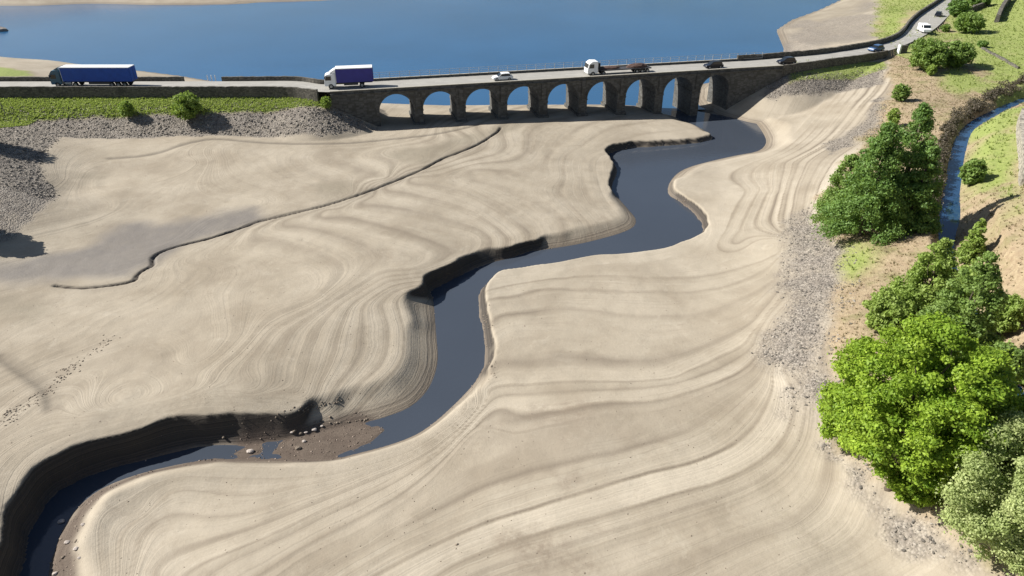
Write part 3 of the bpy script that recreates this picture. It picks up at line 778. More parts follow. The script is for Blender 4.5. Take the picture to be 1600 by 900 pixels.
def sheet(name, pts, z, mat):
    me = bpy.data.meshes.new(name)
    me.from_pydata([(x, y, z) for x, y in pts], [], [list(range(len(pts)))])
    return structure(name, me, mat)
sheet('river_water', [(-60, 15), (60, 15), (60, 143), tuple(br(74, 4.5)), tuple(br(20, 4.5)), (-60, 129)], WATER, M['river'])
sheet('reservoir_water', [tuple(br(20, 4.5)), tuple(br(74, 4.5)), (200, 175), (2500, 200), (2500, 900), (-2500, 900), (-2500, 135), (-60, 148)], WATER, M['lake'])
cp = canal_poly; cen = cp.mean(0)
def ribbon(name, A, B, z, mat, kind='structure'):
    n = min(len(A), len(B))
    V = [(a[0], a[1], z) for a in A[:n]] + [(b[0], b[1], z) for b in B[:n]]
    me = bpy.data.meshes.new(name)
    me.from_pydata(V, [], [(i, i + 1, n + i + 1, n + i) for i in range(n - 1)])
    return structure(name, me, mat)
cl = catmull([on_level(a, b, CANAL) for a, b in canal_left], 4); cr = catmull([on_level(a, b, CANAL) for a, b in canal_right[::-1]], 4)
qq = np.linspace(0, 1, 60)
def even(A):
    s_ = np.concatenate([[0], np.cumsum(np.linalg.norm(np.diff(A, axis=0), axis=1))]); s_ /= s_[-1]
    return np.stack([np.interp(qq, s_, A[:, 0]), np.interp(qq, s_, A[:, 1])], 1)
cl = even(cl); cr = even(cr)
mid_c = (cl + cr) / 2
ribbon('canal_water', mid_c + (cl - mid_c) * 1.35, mid_c + (cr - mid_c) * 1.35, CANAL - .05, M['canal'])

# ------------------------------------------------------------------ the road
def resample(line, step):
    seg = np.sqrt(((line[1:] - line[:-1]) ** 2).sum(1)); s = np.concatenate([[0], np.cumsum(seg)])
    q = np.arange(0, s[-1], step)
    return np.stack([np.interp(q, s, line[:, 0]), np.interp(q, s, line[:, 1])], 1)
ribbon('road', road_near, road_far, ROAD_Z + .03, M['asphalt'])
cen_line = resample((road_near + road_far) / 2, 1.0)
V, F = [], []
def strip_marks(offs, wid, on, off_, z):
    n = len(cen_line)
    tang = np.gradient(cen_line, axis=0); tang /= np.linalg.norm(tang, axis=1)[:, None]
    nrm = np.stack([-tang[:, 1], tang[:, 0]], 1)
    i = 0
    while i + on < n:
        for k in range(i, i + on):
            a, b = cen_line[k] + nrm[k] * (offs - wid / 2), cen_line[k] + nrm[k] * (offs + wid / 2)
            c, d = cen_line[k + 1] + nrm[k + 1] * (offs + wid / 2), cen_line[k + 1] + nrm[k + 1] * (offs - wid / 2)
            s = len(V)
            for p in (a, b, c, d): V.append((p[0], p[1], z))
            F.append((s, s + 1, s + 2, s + 3))
        i += on + off_
strip_marks(0, .08, 4, 3, ROAD_Z + .036)
me = bpy.data.meshes.new('road_markings'); me.from_pydata(V, [], F)
structure('road_markings', me, M['paint'])

# ------------------------------------------------------------------ walls along the road and across the fields
def wall_mesh(name, line, thick, z_top, z_bot, jag=.06, seed=1, cope=True):
    """a drystone wall following a line; z_top / z_bot may be functions of the point"""
    line = resample(np.array(line), .8)
    rn = np.random.default_rng(seed)
    tang = np.gradient(line, axis=0); tang /= np.linalg.norm(tang, axis=1)[:, None] + 1e-9
    nrm = np.stack([-tang[:, 1], tang[:, 0]], 1)
    V, F = [], []
    for i, p in enumerate(line):
        zt = z_top(p) if callable(z_top) else z_top
        zb = z_bot(p) if callable(z_bot) else z_bot
        zt += rn.normal(0, jag)
        for s, w in ((-1, thick / 2 * 1.15), (1, thick / 2 * 1.15)):
            q = p + nrm[i] * s * (w + rn.normal(0, .02)); V.append((q[0], q[1], zb))
        for s in (1, -1):
            q = p + nrm[i] * s * thick / 2 * .9; V.append((q[0], q[1], zt))
    n = len(line)
    for i in range(n - 1):
        a, b = 4 * i, 4 * i + 4
        for k in range(4):
            F.append((a + k, a + (k + 1) % 4, b + (k + 1) % 4, b + k))
    F.append((0, 3, 2, 1)); e = 4 * (n - 1); F.append((e, e + 1, e + 2, e + 3))
    me = bpy.data.meshes.new(name); me.from_pydata(V, [], F)
    bm = bmesh.new(); bm.from_mesh(me); bmesh.ops.recalc_face_normals(bm, faces=bm.faces[:]); bm.to_mesh(me); bm.free()
    return me
off = lambda line, d: np.array([p for p in line]) + d
lft_n = [np.array([p[0], p[1] - .75]) for p in road_near if p[0] < -37]
lft_f = [np.array([p[0], p[1] + .45]) for p in road_far if p[0] < -34]
wall_top = ROAD_Z + .62
tag(link('causeway_wall', wall_mesh('causeway_wall', lft_n, .5, wall_top, 5.2, .03, 2), M['wall_stone']), 'long dark stone wall on the near side of the causeway below the blue lorry, above the grass strip', 'wall')
gapx = lambda p: p[0]
la = [p for p in lft_f if p[0] < -63.5]; lb = [p for p in lft_f if p[0] > -61]
tag(link('causeway_wall', wall_mesh('causeway_wall', la, .5, ROAD_Z + .85, 5.2, .03, 3), M['wall_stone']), 'low dark wall on the far side of the causeway running behind the long blue lorry', 'wall')
tag(link('causeway_wall', wall_mesh('causeway_wall', lb, .5, ROAD_Z + .85, 5.2, .03, 4), M['wall_stone']), 'low dark wall on the far side of the causeway from the gap with white posts to the bridge', 'wall')
for k, xx in enumerate((-63.1, -62.3, -61.5)):
    yy = 145.9
    tag(MB().box((0, 0, .45), (.16, .16, 1.3), .03).put('gap_post', M['white'], None, (xx, yy, ROAD_Z)), 'small white post in the gap of the far causeway wall', 'post', 'white posts in the wall gap')
rgt_n = [br(92.2, .3)] + [np.array(on_level(x, y, ROAD_Z)) + np.array([.15, -.6]) for x, y in rn_px[1:4]]
tag(link('road_wall', wall_mesh('road_wall', catmull(rgt_n, 5), .5, ROAD_Z + .35, 4.6, .04, 5), M['wall_stone']), 'dark stone wall holding up the near side of the road between bridge and bushes', 'wall')
rgt_f = [br(86.5, 8.7)] + [np.array(on_level(x, y, ROAD_Z)) + np.array([-.5, .35]) for x, y in rf_px]
tag(link('road_wall', wall_mesh('road_wall', catmull(rgt_f, 5), .6, ROAD_Z + 1.15, 4.0, .05, 6), M['wall_stone']), 'dark stone wall curving uphill along the far side of the road at top right', 'wall')

def field_wall(pts, h, label, seed, thick=.6, mat='wall_stone'):
    W = [tuple(at(a, b)[:2]) for a, b in pts]
    me = wall_mesh('field_wall', catmull(W, 4), thick, lambda p: ground(*p) + h, lambda p: ground(*p) - .5, .08, seed)
    return tag(link('field_wall', me, M[mat]), label, 'wall')
field_wall([(1576, 2), (1568, 12), (1561, 24), (1556, 36)], 2.2, 'thick dark field wall running down the bright green slope at the top right corner', 7, 1.1)
field_wall([(1596, 182), (1592, 200), (1594, 225), (1597, 255), (1599, 290)], 1.5, 'pale topped stone wall at the right edge above the narrow canal', 8, .7, 'pale_stone')
field_wall([(1545, 8), (1530, 14), (1515, 20), (1505, 24)], 1.7, 'short dark field wall behind the round bush near the road at top right', 9, .8)
field_wall([(1534, 76), (1552, 86), (1572, 97), (1592, 108)], .45, 'low broken stone wall along the green slope to the right of the big double bush', 10, .5)
# pale pillar closing the near wall
g = at(1404, 84)
pl = thing('wall_end', 'short dark wall block with white painted end beside the road left of the big bush', 'wall', tuple(g), .25)
MB().box((1.1, 0, .9), (1.9, .7, 2.2), .04).put('block', M['wall_stone'], pl)
MB().box((-.12, 0, .95), (.5, .8, 2.4), .04).put('painted_end', M['white'], pl)

# ------------------------------------------------------------------ the arched bridge
BZ0 = 0.0
brg = thing('arched_bridge', 'dark stone road bridge of nine round arches across the river mouth', 'bridge', (BR0[0], BR0[1], 0), math.atan2(BRD[1], BRD[0]))
T0, T1 = -5.5, 93.0
C0, SPC, OPEN = 7.08, 8.73, 6.86
SPRING, TOP = 3.35, 7.35
RISE = 3.35
RAD = OPEN / 2
def arch_pts(c, r=RAD, rise=RISE, n=18, base=SPRING):
    return [(c - r * math.cos(math.pi * k / n), base + rise * math.sin(math.pi * k / n)) for k in range(n + 1)]
mb = MB(); bm = mb.bm
prof_bot = [(T0, SPRING)]
for i in range(9):
    prof_bot += arch_pts(C0 + i * SPC)
prof_bot += [(T1, SPRING)]
# spandrel body built as vertical strips between arch curve and top
ok = [prof_bot[0]]
for p in prof_bot[1:]:
    if abs(p[0] - ok[-1][0]) > 1e-6: ok.append(p)
vb = [[bm.verts.new((x, y, z)) for x, z in ok] for y in (0, BR_W)]
vt = [[bm.verts.new((x, y, TOP)) for x, z in ok] for y in (0, BR_W)]
for i in range(len(ok) - 1):
    bm.faces.new((vb[0][i], vb[0][i + 1], vt[0][i + 1], vt[0][i]))
    bm.faces.new((vb[1][i + 1], vb[1][i], vt[1][i], vt[1][i + 1]))
    bm.faces.new((vb[0][i + 1], vb[0][i], vb[1][i], vb[1][i + 1]))
    bm.faces.new((vt[0][i], vt[0][i + 1], vt[1][i + 1], vt[1][i]))
bm.faces.new((vb[0][0], vt[0][0], vt[1][0], vb[1][0])); bm.faces.new((vb[0][-1], vb[1][-1], vt[1][-1], vt[0][-1]))
mb.put('arcade', M['bridge_stone'], brg)
for i in range(8):
    c = C0 + (i + .5) * SPC; w = SPC - OPEN
    deep = -4.0
    m_ = MB().box((c, BR_W / 2, (SPRING + deep) / 2 - .001), (w - .006, BR_W - .006, SPRING - deep))
    m_.box((c, BR_W / 2, SPRING - .16), (w + .16, BR_W + .16, .26))
    zb = ground(*br(c, 4.5))
    m_.box((c, BR_W / 2, zb - .5), (w + .5, BR_W + .7, 2.2), .08)
    m_.put('pier', M['bridge_stone'], brg)
    MB().box((c, -.13, (TOP + SPRING) / 2 + .1), (.95, .26, TOP - SPRING - .5), .03).put('pilaster', M['bridge_stone'], brg)
for (a, b) in ((T0 + .003, C0 - RAD - .003), (C0 + 8 * SPC + RAD + .003, T1 - .003)):
    MB().box(((a + b) / 2, BR_W / 2, (SPRING - 4) / 2 - .001), (b - a, BR_W - .006, SPRING + 4)).put('abutment', M['bridge_stone'], brg)
for i in range(9):
    c = C0 + i * SPC
    outer = arch_pts(c, RAD + .42, RISE + .42, 18); inner = arch_pts(c, RAD + .02, RISE + .02, 18)
    for y0, y1 in ((-.07, -.003), (BR_W + .003, BR_W + .07)):
        mb = MB(); bm = mb.bm
        a = [bm.verts.new((x, y0, z)) for x, z in inner + outer[::-1]]; b = [bm.verts.new((x, y1, z)) for x, z in inner + outer[::-1]]
        n_ = len(inner); m_ = 2 * n_
        for k in range(n_ - 1):
            bm.faces.new((a[k], a[k + 1], a[m_ - 2 - k], a[m_ - 1 - k])); bm.faces.new((b[k + 1], b[k], b[m_ - 1 - k], b[m_ - 2 - k]))
        for k in range(m_): bm.faces.new((a[k], b[k], b[(k + 1) % m_], a[(k + 1) % m_]))
        mb.put('arch_ring', M['bridge_stone'], brg)
# string course, kerb upstands with pale top, rails
for y, nm in ((.12, 'near'), (BR_W - .12, 'far')):
    MB().box(((T0 + T1) / 2, y + (-.16 if y < 1 else .16), TOP - .12), (T1 - T0, .34, .24), .03).put('string_course', M['bridge_stone'], brg)
    MB().box(((T0 + T1) / 2, y + (.10 if y < 1 else -.10), TOP + .25), (T1 - T0 - .02, .44, .5)).put('parapet_kerb', M['bridge_stone'], brg)
    MB().box(((T0 + T1) / 2, y + (.10 if y < 1 else -.10), TOP + .55), (T1 - T0 - .02, .52, .1), .02).put('coping', M['coping'], brg)
MB().box(((T0 + T1) / 2, BR_W / 2, TOP + .06), (T1 - T0 - .1, BR_W - 1.0, .12)).put('footway', M['deck'], brg)
for y, hh_ in ((.22, 1.0), (BR_W - .22, 1.15)):
    rl = MB()
    for z in ((.55, hh_) if y < 1 else (.4, .75, hh_)):
        rl.box(((T0 + T1) / 2 + 3, y, TOP + .6 + z), (T1 - T0 - 6, .05, .05))
    if y > 1:
        rl.put('railing', M['rail'], brg)
    t = T0 + 6
    nn = 0
    while y > 1 and t < T1:
        MB().box((t, y, TOP + .6 + hh_ / 2), (.09, .09, hh_)).put('rail_post', M['rail'], brg)
        t += 2.1; nn += 1

# ------------------------------------------------------------------ vehicles
def wheel(parent, x, y, r, w):
    s = 1 if y > 0 else -1
    wh = MB().cyl((0, 0, 0), r, w, 'Y', 20).put('wheel', M['tyre'], parent, (x, y, r))
    MB().cyl((0, s * (w / 2 + .01), 0), r * .55, .05, 'Y', 14).put('rim', M['steel'], wh)
    return wh

def car(name, label, paint, loc, rz, L=4.2, W=1.75, H=1.45, group=None, van=False):
    root = thing(name, label, 'van' if van else 'car', loc, rz, group)
    h = L / 2
    if van:
        body = [(-h, .35), (-h, H * .92), (-h + .15, H), (h * .45, H), (h * .72, H * .62), (h * .97, H * .5), (h, .4), (h * .9, .28), (-h + .1, .28)]
        MB().prism(body, -W / 2, W / 2, .06).put('body', M[paint], root)
        MB().prism([(h * .47, H * .93), (h * .70, H * .62), (h * .74, H * .62), (h * .50, H * .95)], -W / 2 + .12, W / 2 - .12).put('windscreen', M['glass'], root)
        for s in (-1, 1):
            MB().prism([(h * .12, H * .9), (h * .44, H * .9), (h * .62, H * .62), (h * .12, H * .62)], s * W / 2 - .02, s * W / 2 + .02).put('side_window', M['glass'], root)
    else:
        body = [(-h, .45), (-h + .05, .82), (-h + .5, .90), (h * .42, .90), (h * .93, .72), (h, .5), (h * .96, .26), (-h + .1, .26)]
        MB().prism(body, -W / 2, W / 2, .07).put('body', M[paint], root)
        cab = [(-h + .25, .86), (-h + .75, H - .03), (-h * .2, H), (h * .12, H - .05), (h * .48, .86)]
        MB().prism(cab, -W / 2 + .14, W / 2 - .14, .05).put('cabin', M[paint], root)
        MB().prism([(h * .15, H - .10), (h * .45, .90), (h * .50, .90), (h * .19, H - .08)], -W / 2 + .22, W / 2 - .22).put('windscreen', M['glass'], root)
        MB().prism([(-h + .24, .94), (-h + .66, H - .10), (-h + .60, H - .08), (-h + .19, .94)], -W / 2 + .25, W / 2 - .25).put('rear_window', M['glass'], root)
        for s in (-1, 1):
            y = s * (W / 2 - .14)
            MB().prism([(-h + .52, .92), (-h + .85, H - .12), (h * .08, H - .12), (h * .36, .92)], y - .015, y + .015).put('side_window', M['glass'], root)
    for s in (-1, 1):
        MB().box((h - .05, s * W * .36, .62), (.1, .3, .14), .02).put('headlight', M['rail'], root)
        for x in (-h * .62, h * .62):
            wheel(root, x, s * (W / 2 - .08), .31, .2)
    return root

def lorry(label, loc, rz, Lt, cab, side, roof, artic=True, group=None):
    """front faces +x"""
    root = thing('lorry', label, 'lorry', loc, rz, group)
    W = 2.5
    cl_ = 2.2
    x1 = Lt / 2                       # front
    prof = [(x1 - cl_, .55), (x1 - cl_, 3.35 if artic else 3.0), (x1 - .75, 3.25 if artic else 2.85), (x1 - .18, 2.6), (x1, 1.5), (x1, .55)]
    MB().prism(prof, -W / 2 + .02, W / 2 - .02, .07).put('cab', M[cab], root)
    MB().prism([(x1 - .14, 2.55), (x1 - .02, 1.65), (x1 + .03, 1.65), (x1 - .09, 2.57)], -W / 2 + .2, W / 2 - .2).put('windscreen', M['glass'], root)
    for s in (-1, 1):
        MB().prism([(x1 - 1.35, 1.7), (x1 - 1.35, 2.5), (x1 - .4, 2.5), (x1 - .22, 1.7)], s * (W / 2 - .02) - .02, s * (W / 2 - .02) + .02).put('side_window', M['glass'], root)
        MB().box((x1 + .02, s * .85, .95), (.08, .4, .2), .02).put('headlight', M['rail'], root)
        MB().box((x1 - .2, s * (W / 2 + .15), 2.2), (.12, .2, .5), .03).put('mirror', M['chassis'], root)
    if artic:
        MB().prism([(x1 - cl_, 3.37), (x1 - cl_ + .1, 3.85), (x1 - 1.1, 3.37)], -W / 2 + .2, W / 2 - .2, .03).put('wind_deflector', M[cab], root)
    else:
        MB().prism([(x1 - cl_, 3.02), (x1 - cl_, 3.7), (x1 - 1.9, 3.6), (x1 - 1.0, 3.0)], -W / 2 + .2, W / 2 - .2, .03).put('wind_deflector', M[cab], root)
    b0, b1 = -Lt / 2, x1 - cl_ - (.35 if artic else .12)
    c, ln = (b0 + b1) / 2, b1 - b0
    MB().box((c, 0, 2.48), (ln, W + .05, 2.62), .03).put('cargo_box', M[side], root)
    MB().box((c, 0, 3.85), (ln + .04, W + .09, .14), .03).put('roof', M[roof], root)
    MB().box((b1 + .02, 0, 2.5), (.06, W + .06, 2.66)).put('front_panel', M[roof], root)
    rd = MB().box((b0 - .03, 0, 2.5), (.06, W - .1, 2.5), .01).put('rear_door', M[side], root)
    MB().box((b0 - .075, 0, 2.5), (.03, .05, 2.4)).put('door_seam', M['chassis'], rd)
    MB().box(((b0 + x1) / 2 - .3, 0, .98), (Lt - 1.0, 1.0, .28)).put('chassis', M['chassis'], root)
    if artic:
        for s in (-1, 1):
            MB().cyl((x1 - 3.4, s * .95, .8), .3, 1.2, 'X', 14).put('fuel_tank', M['steel'], root)
            MB().box((c - .4, s * 1.12, .85), (4.6, .06, .5)).put('side_guard', M['chassis'], root)
        xsn = [x1 - 1.3, x1 - 3.9 - .9, b0 + 1.6, b0 + 2.9, b0 + 4.2]
    else:
        xsn = [x1 - 1.2, b0 + 2.3]
        for s in (-1, 1):
            MB().box((c + .8, s * 1.12, .85), (2.8, .06, .5)).put('side_guard', M['chassis'], root)
    for x in xsn:
        for s in (-1, 1):
            wheel(root, x, s * (W / 2 - .2), .5, .36)
    return root

def road_pt(px, py, z=ROAD_Z + .04):
    x, y = on_level(px, py, z)
    return (x, y, z)
PI = math.pi
# blue articulated lorry: x 82..209 of the picture
xa = (82 - 800) / F_PX * 138.5; xb = (209 - 800) / F_PX * 138.5
lorry('long articulated lorry with dark teal cab and blue curtain trailer on the causeway', ((xa + xb) / 2, 141.2, ROAD_Z + .04), PI, xb - xa, 'teal', 'blue', 'white')
ang = math.atan2(BRD[1], BRD[0])
xa = (508 - 800) / F_PX * 138; xb = (584 - 800) / F_PX * 139
lorry('shorter box lorry with white cab and roof and dark blue side where the bridge begins', ((xa + xb) / 2, 140.4, ROAD_Z + .04), PI + ang * .75, (xb - xa) * 1.0, 'white', 'navy', 'white', False)

def on_bridge(px, d):
    """place on the carriageway at distance d from the near face seen in this column of the picture"""
    u = (px - 800) / F_PX
    lo, hi = -20.0, 120.0
    for _ in range(40):
        m = (lo + hi) / 2
        x, y = br(m, d)
        if x / (y * CS + (CAM_H - ROAD_Z) * SN) < u: lo = m
        else: hi = m
    x, y = br(lo, d)
    return (x, y, ROAD_Z + .04)
car('parked_car', 'small white car on the bridge deck between the box lorry and the flatbed', 'white', on_bridge(785, 3.1), PI + ang, 4.3)
bpy.data.objects['parked_car'].name = 'car'
car('car', 'black estate car on the bridge deck above the rightmost pier', 'black_car', on_bridge(1114, 3.0), PI + ang, 4.2, 1.8, 1.55)
car('car', 'black car passing the right hand end of the bridge', 'black_car', on_bridge(1228, 3.0), PI + ang, 4.2, 1.8, 1.5)
def heading(px0, py0, px1, py1):
    a = on_level(px0, py0, ROAD_Z); b = on_level(px1, py1, ROAD_Z)
    return math.atan2(b[1] - a[1], b[0] - a[0])
car('car', 'blue car on the road between the bridge and the big double bush', 'blue_car', road_pt(1368, 79.5), heading(1350, 81, 1385, 76) + PI, 4.3)
car('van', 'white van on the widened bend of the road behind the big double bush', 'white', road_pt(1443, 50), heading(1430, 56, 1452, 40) + PI + .5, 4.9, 2.0, 2.1, van=True)
car('car', 'dark grey car at the roadside below the trees at top right', 'black_car', road_pt(1466, 25), heading(1455, 36, 1475, 18), 4.2)

# white tractor unit with low load bed
p = on_bridge(966, 3.1)
fl = thing('flatbed_lorry', 'white cab lorry pulling a long low flatbed with dark humps of load on the bridge', 'lorry', p, PI + ang)
Lf = 14.8; x1 = Lf / 2
MB().prism([(x1 - 2.3, .55), (x1 - 2.3, 2.9), (x1 - 1.0, 2.95), (x1 - .3, 2.5), (x1, 1.5), (x1, .5)], -1.22, 1.22, .07).put('cab', M['white'], fl)
MB().prism([(x1 - .24, 2.42), (x1 - .02, 1.6), (x1 + .03, 1.6), (x1 - .19, 2.46)], -1.0, 1.0).put('windscreen', M['glass'], fl)
for s in (-1, 1):
    MB().prism([(x1 - 1.4, 1.6), (x1 - 1.4, 2.4), (x1 - .5, 2.4), (x1 - .3, 1.6)], s * 1.22 - .02, s * 1.22 + .02).put('side_window', M['glass'], fl)
    MB().box((x1, s * .85, .9), (.08, .4, .2), .02).put('headlight', M['rail'], fl)
MB().box((-1.3, 0, 1.0), (Lf - 3.2, 2.4, .22), .03).put('load_bed', M['chassis'], fl)
MB().box((x1 - 2.75, 0, 1.75), (.12, 2.3, 1.5), .02).put('headboard', M['chassis'], fl)
def hump(cx, lx, ly, hz, seed):
    mb = MB(); r = bmesh.ops.create_icosphere(mb.bm, subdivisions=3, radius=1.0)
    rr = random.Random(seed)
    for v in r['verts']:
        k = 1 + rr.uniform(-.07, .07)
        v.co = Vector((cx + v.co.x * lx * k, v.co.y * ly * k, 1.08 + max(v.co.z, 0) * hz * k))
    return mb
tag(hump(2.2, 2.6, 1.0, .55, 1).put('scrap_load', M['red_brown'], None, p), 'low dark brown heap on the flatbed just behind the white cab', 'load')
tag(hump(-4.2, 2.4, 1.05, .85, 2).put('scrap_load', M['red_brown'], None, p), 'dark brown humped heap on the rear end of the flatbed', 'load')
for o in bpy.data.objects:
    if o.name.startswith('scrap_load'): o.rotation_euler = (0, 0, PI + ang)
for x in (x1 - 1.2, x1 - 3.6, -x1 + 1.2, -x1 + 2.4, -x1 + 3.6):
    for s in (-1, 1): wheel(fl, x, s * 1.05, .45, .34)

# leaning pole at the left edge
g = at(9, 178)
pole = thing('wooden_pole', 'thin leaning wooden pole on the grass strip at the left edge', 'pole', (g.x, g.y, g.z - .2), 0)
pole.rotation_euler = (0, math.radians(-9), 0)
MB().cyl((0, 0, 3.0), .09, 6.0, 'Z', 10, .06).put('shaft', M['post_wood'], pole)
MB().box((0, 0, 5.7), (.8, .08, .08), .01).put('crosspiece', M['post_wood'], pole)
# rock just breaking the surface of the reservoir at the left edge
# ------------------------------------------------------------------ stones
def rock_soup(pts, sizes, seed, flat=.6):
    rn = np.random.default_rng(seed)
    base = np.array([(1, 0, 0), (0, 1, 0), (-1, 0, 0), (0, -1, 0), (0, 0, 1), (0, 0, -1)], float)
    base = np.vstack([base, np.array([(x, y, z) for x in (-1, 1) for y in (-1, 1) for z in (-1, 1)]) * .62])
    # hull faces of octahedron corners only, with pushed corner points
    o, c = {0: 0, 1: 1}, None
    faces = []
    idx = {(sx, sy, sz): 6 + k for k, (sx, sy, sz) in enumerate([(x, y, z) for x in (-1, 1) for y in (-1, 1) for z in (-1, 1)])}
    for (sx, sy, sz), ci in idx.items():
        a = 0 if sx > 0 else 2; b = 1 if sy > 0 else 3; d = 4 if sz > 0 else 5
        tri = [(a, b, ci), (b, d, ci), (d, a, ci)]
        if sx * sy * sz < 0: tri = [t[::-1] for t in tri]
        faces += tri
    faces = np.array(faces)
    n = len(pts)
    V = base[None] * (1 + rn.uniform(-.28, .28, (n, 14, 1)))
    th = rn.uniform(0, 2 * np.pi, n); c, s = np.cos(th), np.sin(th)
    sx = sizes * rn.uniform(.8, 1.4, n); sy = sizes * rn.uniform(.6, 1.0, n); sz = sizes * rn.uniform(flat * .6, flat * 1.2, n)
    V = V * np.stack([sx, sy, sz], 1)[:, None]
    X = V[..., 0] * c[:, None] - V[..., 1] * s[:, None]; Y = V[..., 0] * s[:, None] + V[..., 1] * c[:, None]
    V = np.stack([X, Y, V[..., 2]], -1) + pts[:, None]
    F = (faces[None] + (np.arange(n) * 14)[:, None, None]).reshape(-1, 3)
    tint = np.repeat(rn.random(n), 14)
    return V.reshape(-1, 3), F, tint

def tint_mat(name, stops, rough=.9):
    m, t, bs = new_mat(name); N = NT(t)
    t.links.new(N.ramp(N.attr('tint'), stops), bs.inputs['Base Color']); bs.inputs['Roughness'].default_value = rough
    return m
M['stones'] = tint_mat('loose_stones', [(0, (.08, .072, .062)), (.4, (.155, .138, .118)), (.8, (.225, .20, .17)), (1, (.34, .305, .26))])
M['bedstones'] = tint_mat('bed_stones', [(0, (.06, .04, .03)), (.6, (.16, .12, .09)), (1, (.34, .27, .22))], .6)

def scatter(mask, n, seed, xr, yr, smin, smax, power=3.0):
    rn = np.random.default_rng(seed)
    pts, sizes = [], []
    Mk = mask.reshape(GX.shape)
    tries = 0
    X = rn.uniform(xr[0], xr[1], n * 12); Y = rn.uniform(yr[0], yr[1], n * 12)
    i = np.clip(np.searchsorted(xs, X) - 1, 0, len(xs) - 2); j = np.clip(np.searchsorted(ys, Y) - 1, 0, len(ys) - 2)
    keep = Mk[j, i] > rn.uniform(.15, 1.0, len(X))
    X, Y, i, j = X[keep][:n], Y[keep][:n], i[keep][:n], j[keep][:n]
    fx = (X - xs[i]) / (xs[i + 1] - xs[i]); fy = (Y - ys[j]) / (ys[j + 1] - ys[j])
    Zs = (Zg[j, i] * (1 - fx) + Zg[j, i + 1] * fx) * (1 - fy) + (Zg[j + 1, i] * (1 - fx) + Zg[j + 1, i + 1] * fx) * fy
    sz = smin + (smax - smin) * rn.random(len(X)) ** power
    return np.stack([X, Y, Zs], 1), sz
p1, s1 = scatter(stone, 17000, 1, (-130, -30), (95, 137), .05, .26, 5)
p2, s2 = scatter(stone, 22000, 2, (20, 90), (30, 170), .04, .19, 5)
V, F, T = rock_soup(np.vstack([p1, p2]), np.concatenate([s1, s2]), 3)
stuff('loose_stones', soup('loose_stones', V, F, T), M['stones'], 'loose grey stones strewn over the banks above the dried silt', 'stones')
p3, s3 = scatter(brown * ((gy < 70) & (zflat > -2.2)), 1700, 4, (-45, 5), (30, 72), .02, .11, 3)
V, F, T = rock_soup(p3, s3, 5, .5)
stuff('bed_gravel', soup('bed_gravel', V, F, T), M['bedstones'], 'wet brown gravel in the shallow lower river bed', 'gravel')
# mud clods of the trampled trail at left and the crumbled banks
rn = np.random.default_rng(9); cl_pts = []
for (a, b), n, sp in ((((175, 525), (70, 610)), 110, 5), (((120, 560), (60, 630)), 40, 5), (((60, 620), (0, 665)), 60, 6), (((20, 640), (0, 655)), 20, 4), (((510, 662), (580, 655)), 40, 1.5), (((545, 622), (430, 650)), 50, 5), (((755, 470), (770, 590)), 60, 4)):
    for k in range(n):
        t_ = rn.random()
        g = at(a[0] + (b[0] - a[0]) * t_ + rn.normal(0, sp), a[1] + (b[1] - a[1]) * t_ + rn.normal(0, sp * .6)); cl_pts.append(tuple(g))
for k in range(900):
    px_, py_ = rn.uniform(0, 1250), rn.uniform(240, 898)
    g = at(px_, py_)
    if -1.2 < g.z < 2.0: cl_pts.append(tuple(g))
cl_pts = [c_ for c_ in cl_pts]
n_small = len(cl_pts)
for a, b, c in sc_pts:
    if c >= 1.0 and a < 1115:
        cx_, cy_ = on_level(a, b, -1.3)
        for k in range(26 if c > 1.4 else 12):
            x_, y_ = cx_ + rn.normal(0, 2.2), cy_ + rn.normal(0, 1.3)
            z_ = ground(x_, y_)
            if -2.05 < z_ < -1.25: cl_pts.append((x_, y_, z_))
cl_pts = np.array(cl_pts)
V, F, T = rock_soup(cl_pts, np.concatenate([rn.uniform(.03, .13, 381), rn.uniform(.02, .07, n_small - 381), rn.uniform(.05, .26, len(cl_pts) - n_small)]), 8, .5)
stuff('mud_clods', soup('mud_clods', V, F, T), M['clod'], 'dark crumbs of dried mud along the trampled trail and broken banks', 'mud')

def boulder_mesh(r, seed):
    mb = MB(); q = bmesh.ops.create_icosphere(mb.bm, subdivisions=2, radius=r)
    rr = random.Random(seed)
    for v in q['verts']:
        v.co = v.co * (1 + rr.uniform(-.16, .16)); v.co.z *= .65; v.co.x *= 1.25
    return mb.mesh('boulder')
bl = [(391, 706, .42, 'largest pale boulder in the brown river bed, alone near the shaded bank'),
      (475, 690, .26, 'small white boulder in the middle of the brown river bed'),
      (491, 672, .34, 'flat white boulder at the upper side of the gravel bed'),
      (478, 676, .22, 'small white boulder just left of the flat white one'),
      (503, 666, .20, 'small white boulder just right of the flat white one'),
      (466, 701, .36, 'dark pitted boulder in the river bed below the white ones'),
      (456, 676, .2, 'tiny pale boulder under the crumbling bank by the shaded hollow'),
      (97, 818, .36, 'dark speckled boulder at the water edge near the lower left corner'),
      (105, 848, .3, 'bright white boulder on the brown shore near the lower left corner'),
      (119, 858, .28, 'grey boulder right of the bright white one at lower left'),
      (130, 820, .24, 'pale boulder highest on the brown shore at lower left'),
      (86, 897, .26, 'small grey boulder at the very bottom by the dark water'),
      (124, 872, .18, 'small grey boulder below the others on the lower left shore')]
for k, (px, py, r, lb_) in enumerate(bl):
    g = at(px, py)
    o = link('boulder', boulder_mesh(r * .62, k), M['clod'] if 'dark' in lb_ and 'pitted' in lb_ else M['boulder'], None, (g.x, g.y, max(g.z, WATER) + r * .2))
    tag(o, lb_, 'boulder', 'boulders in the river bed')
x, y = on_level(-1, 48, WATER)
tag(link('rock', boulder_mesh(2.6, 77), M['rock'], None, (x, y, WATER - .1)), 'dark rock breaking the reservoir surface at the left edge', 'rock')

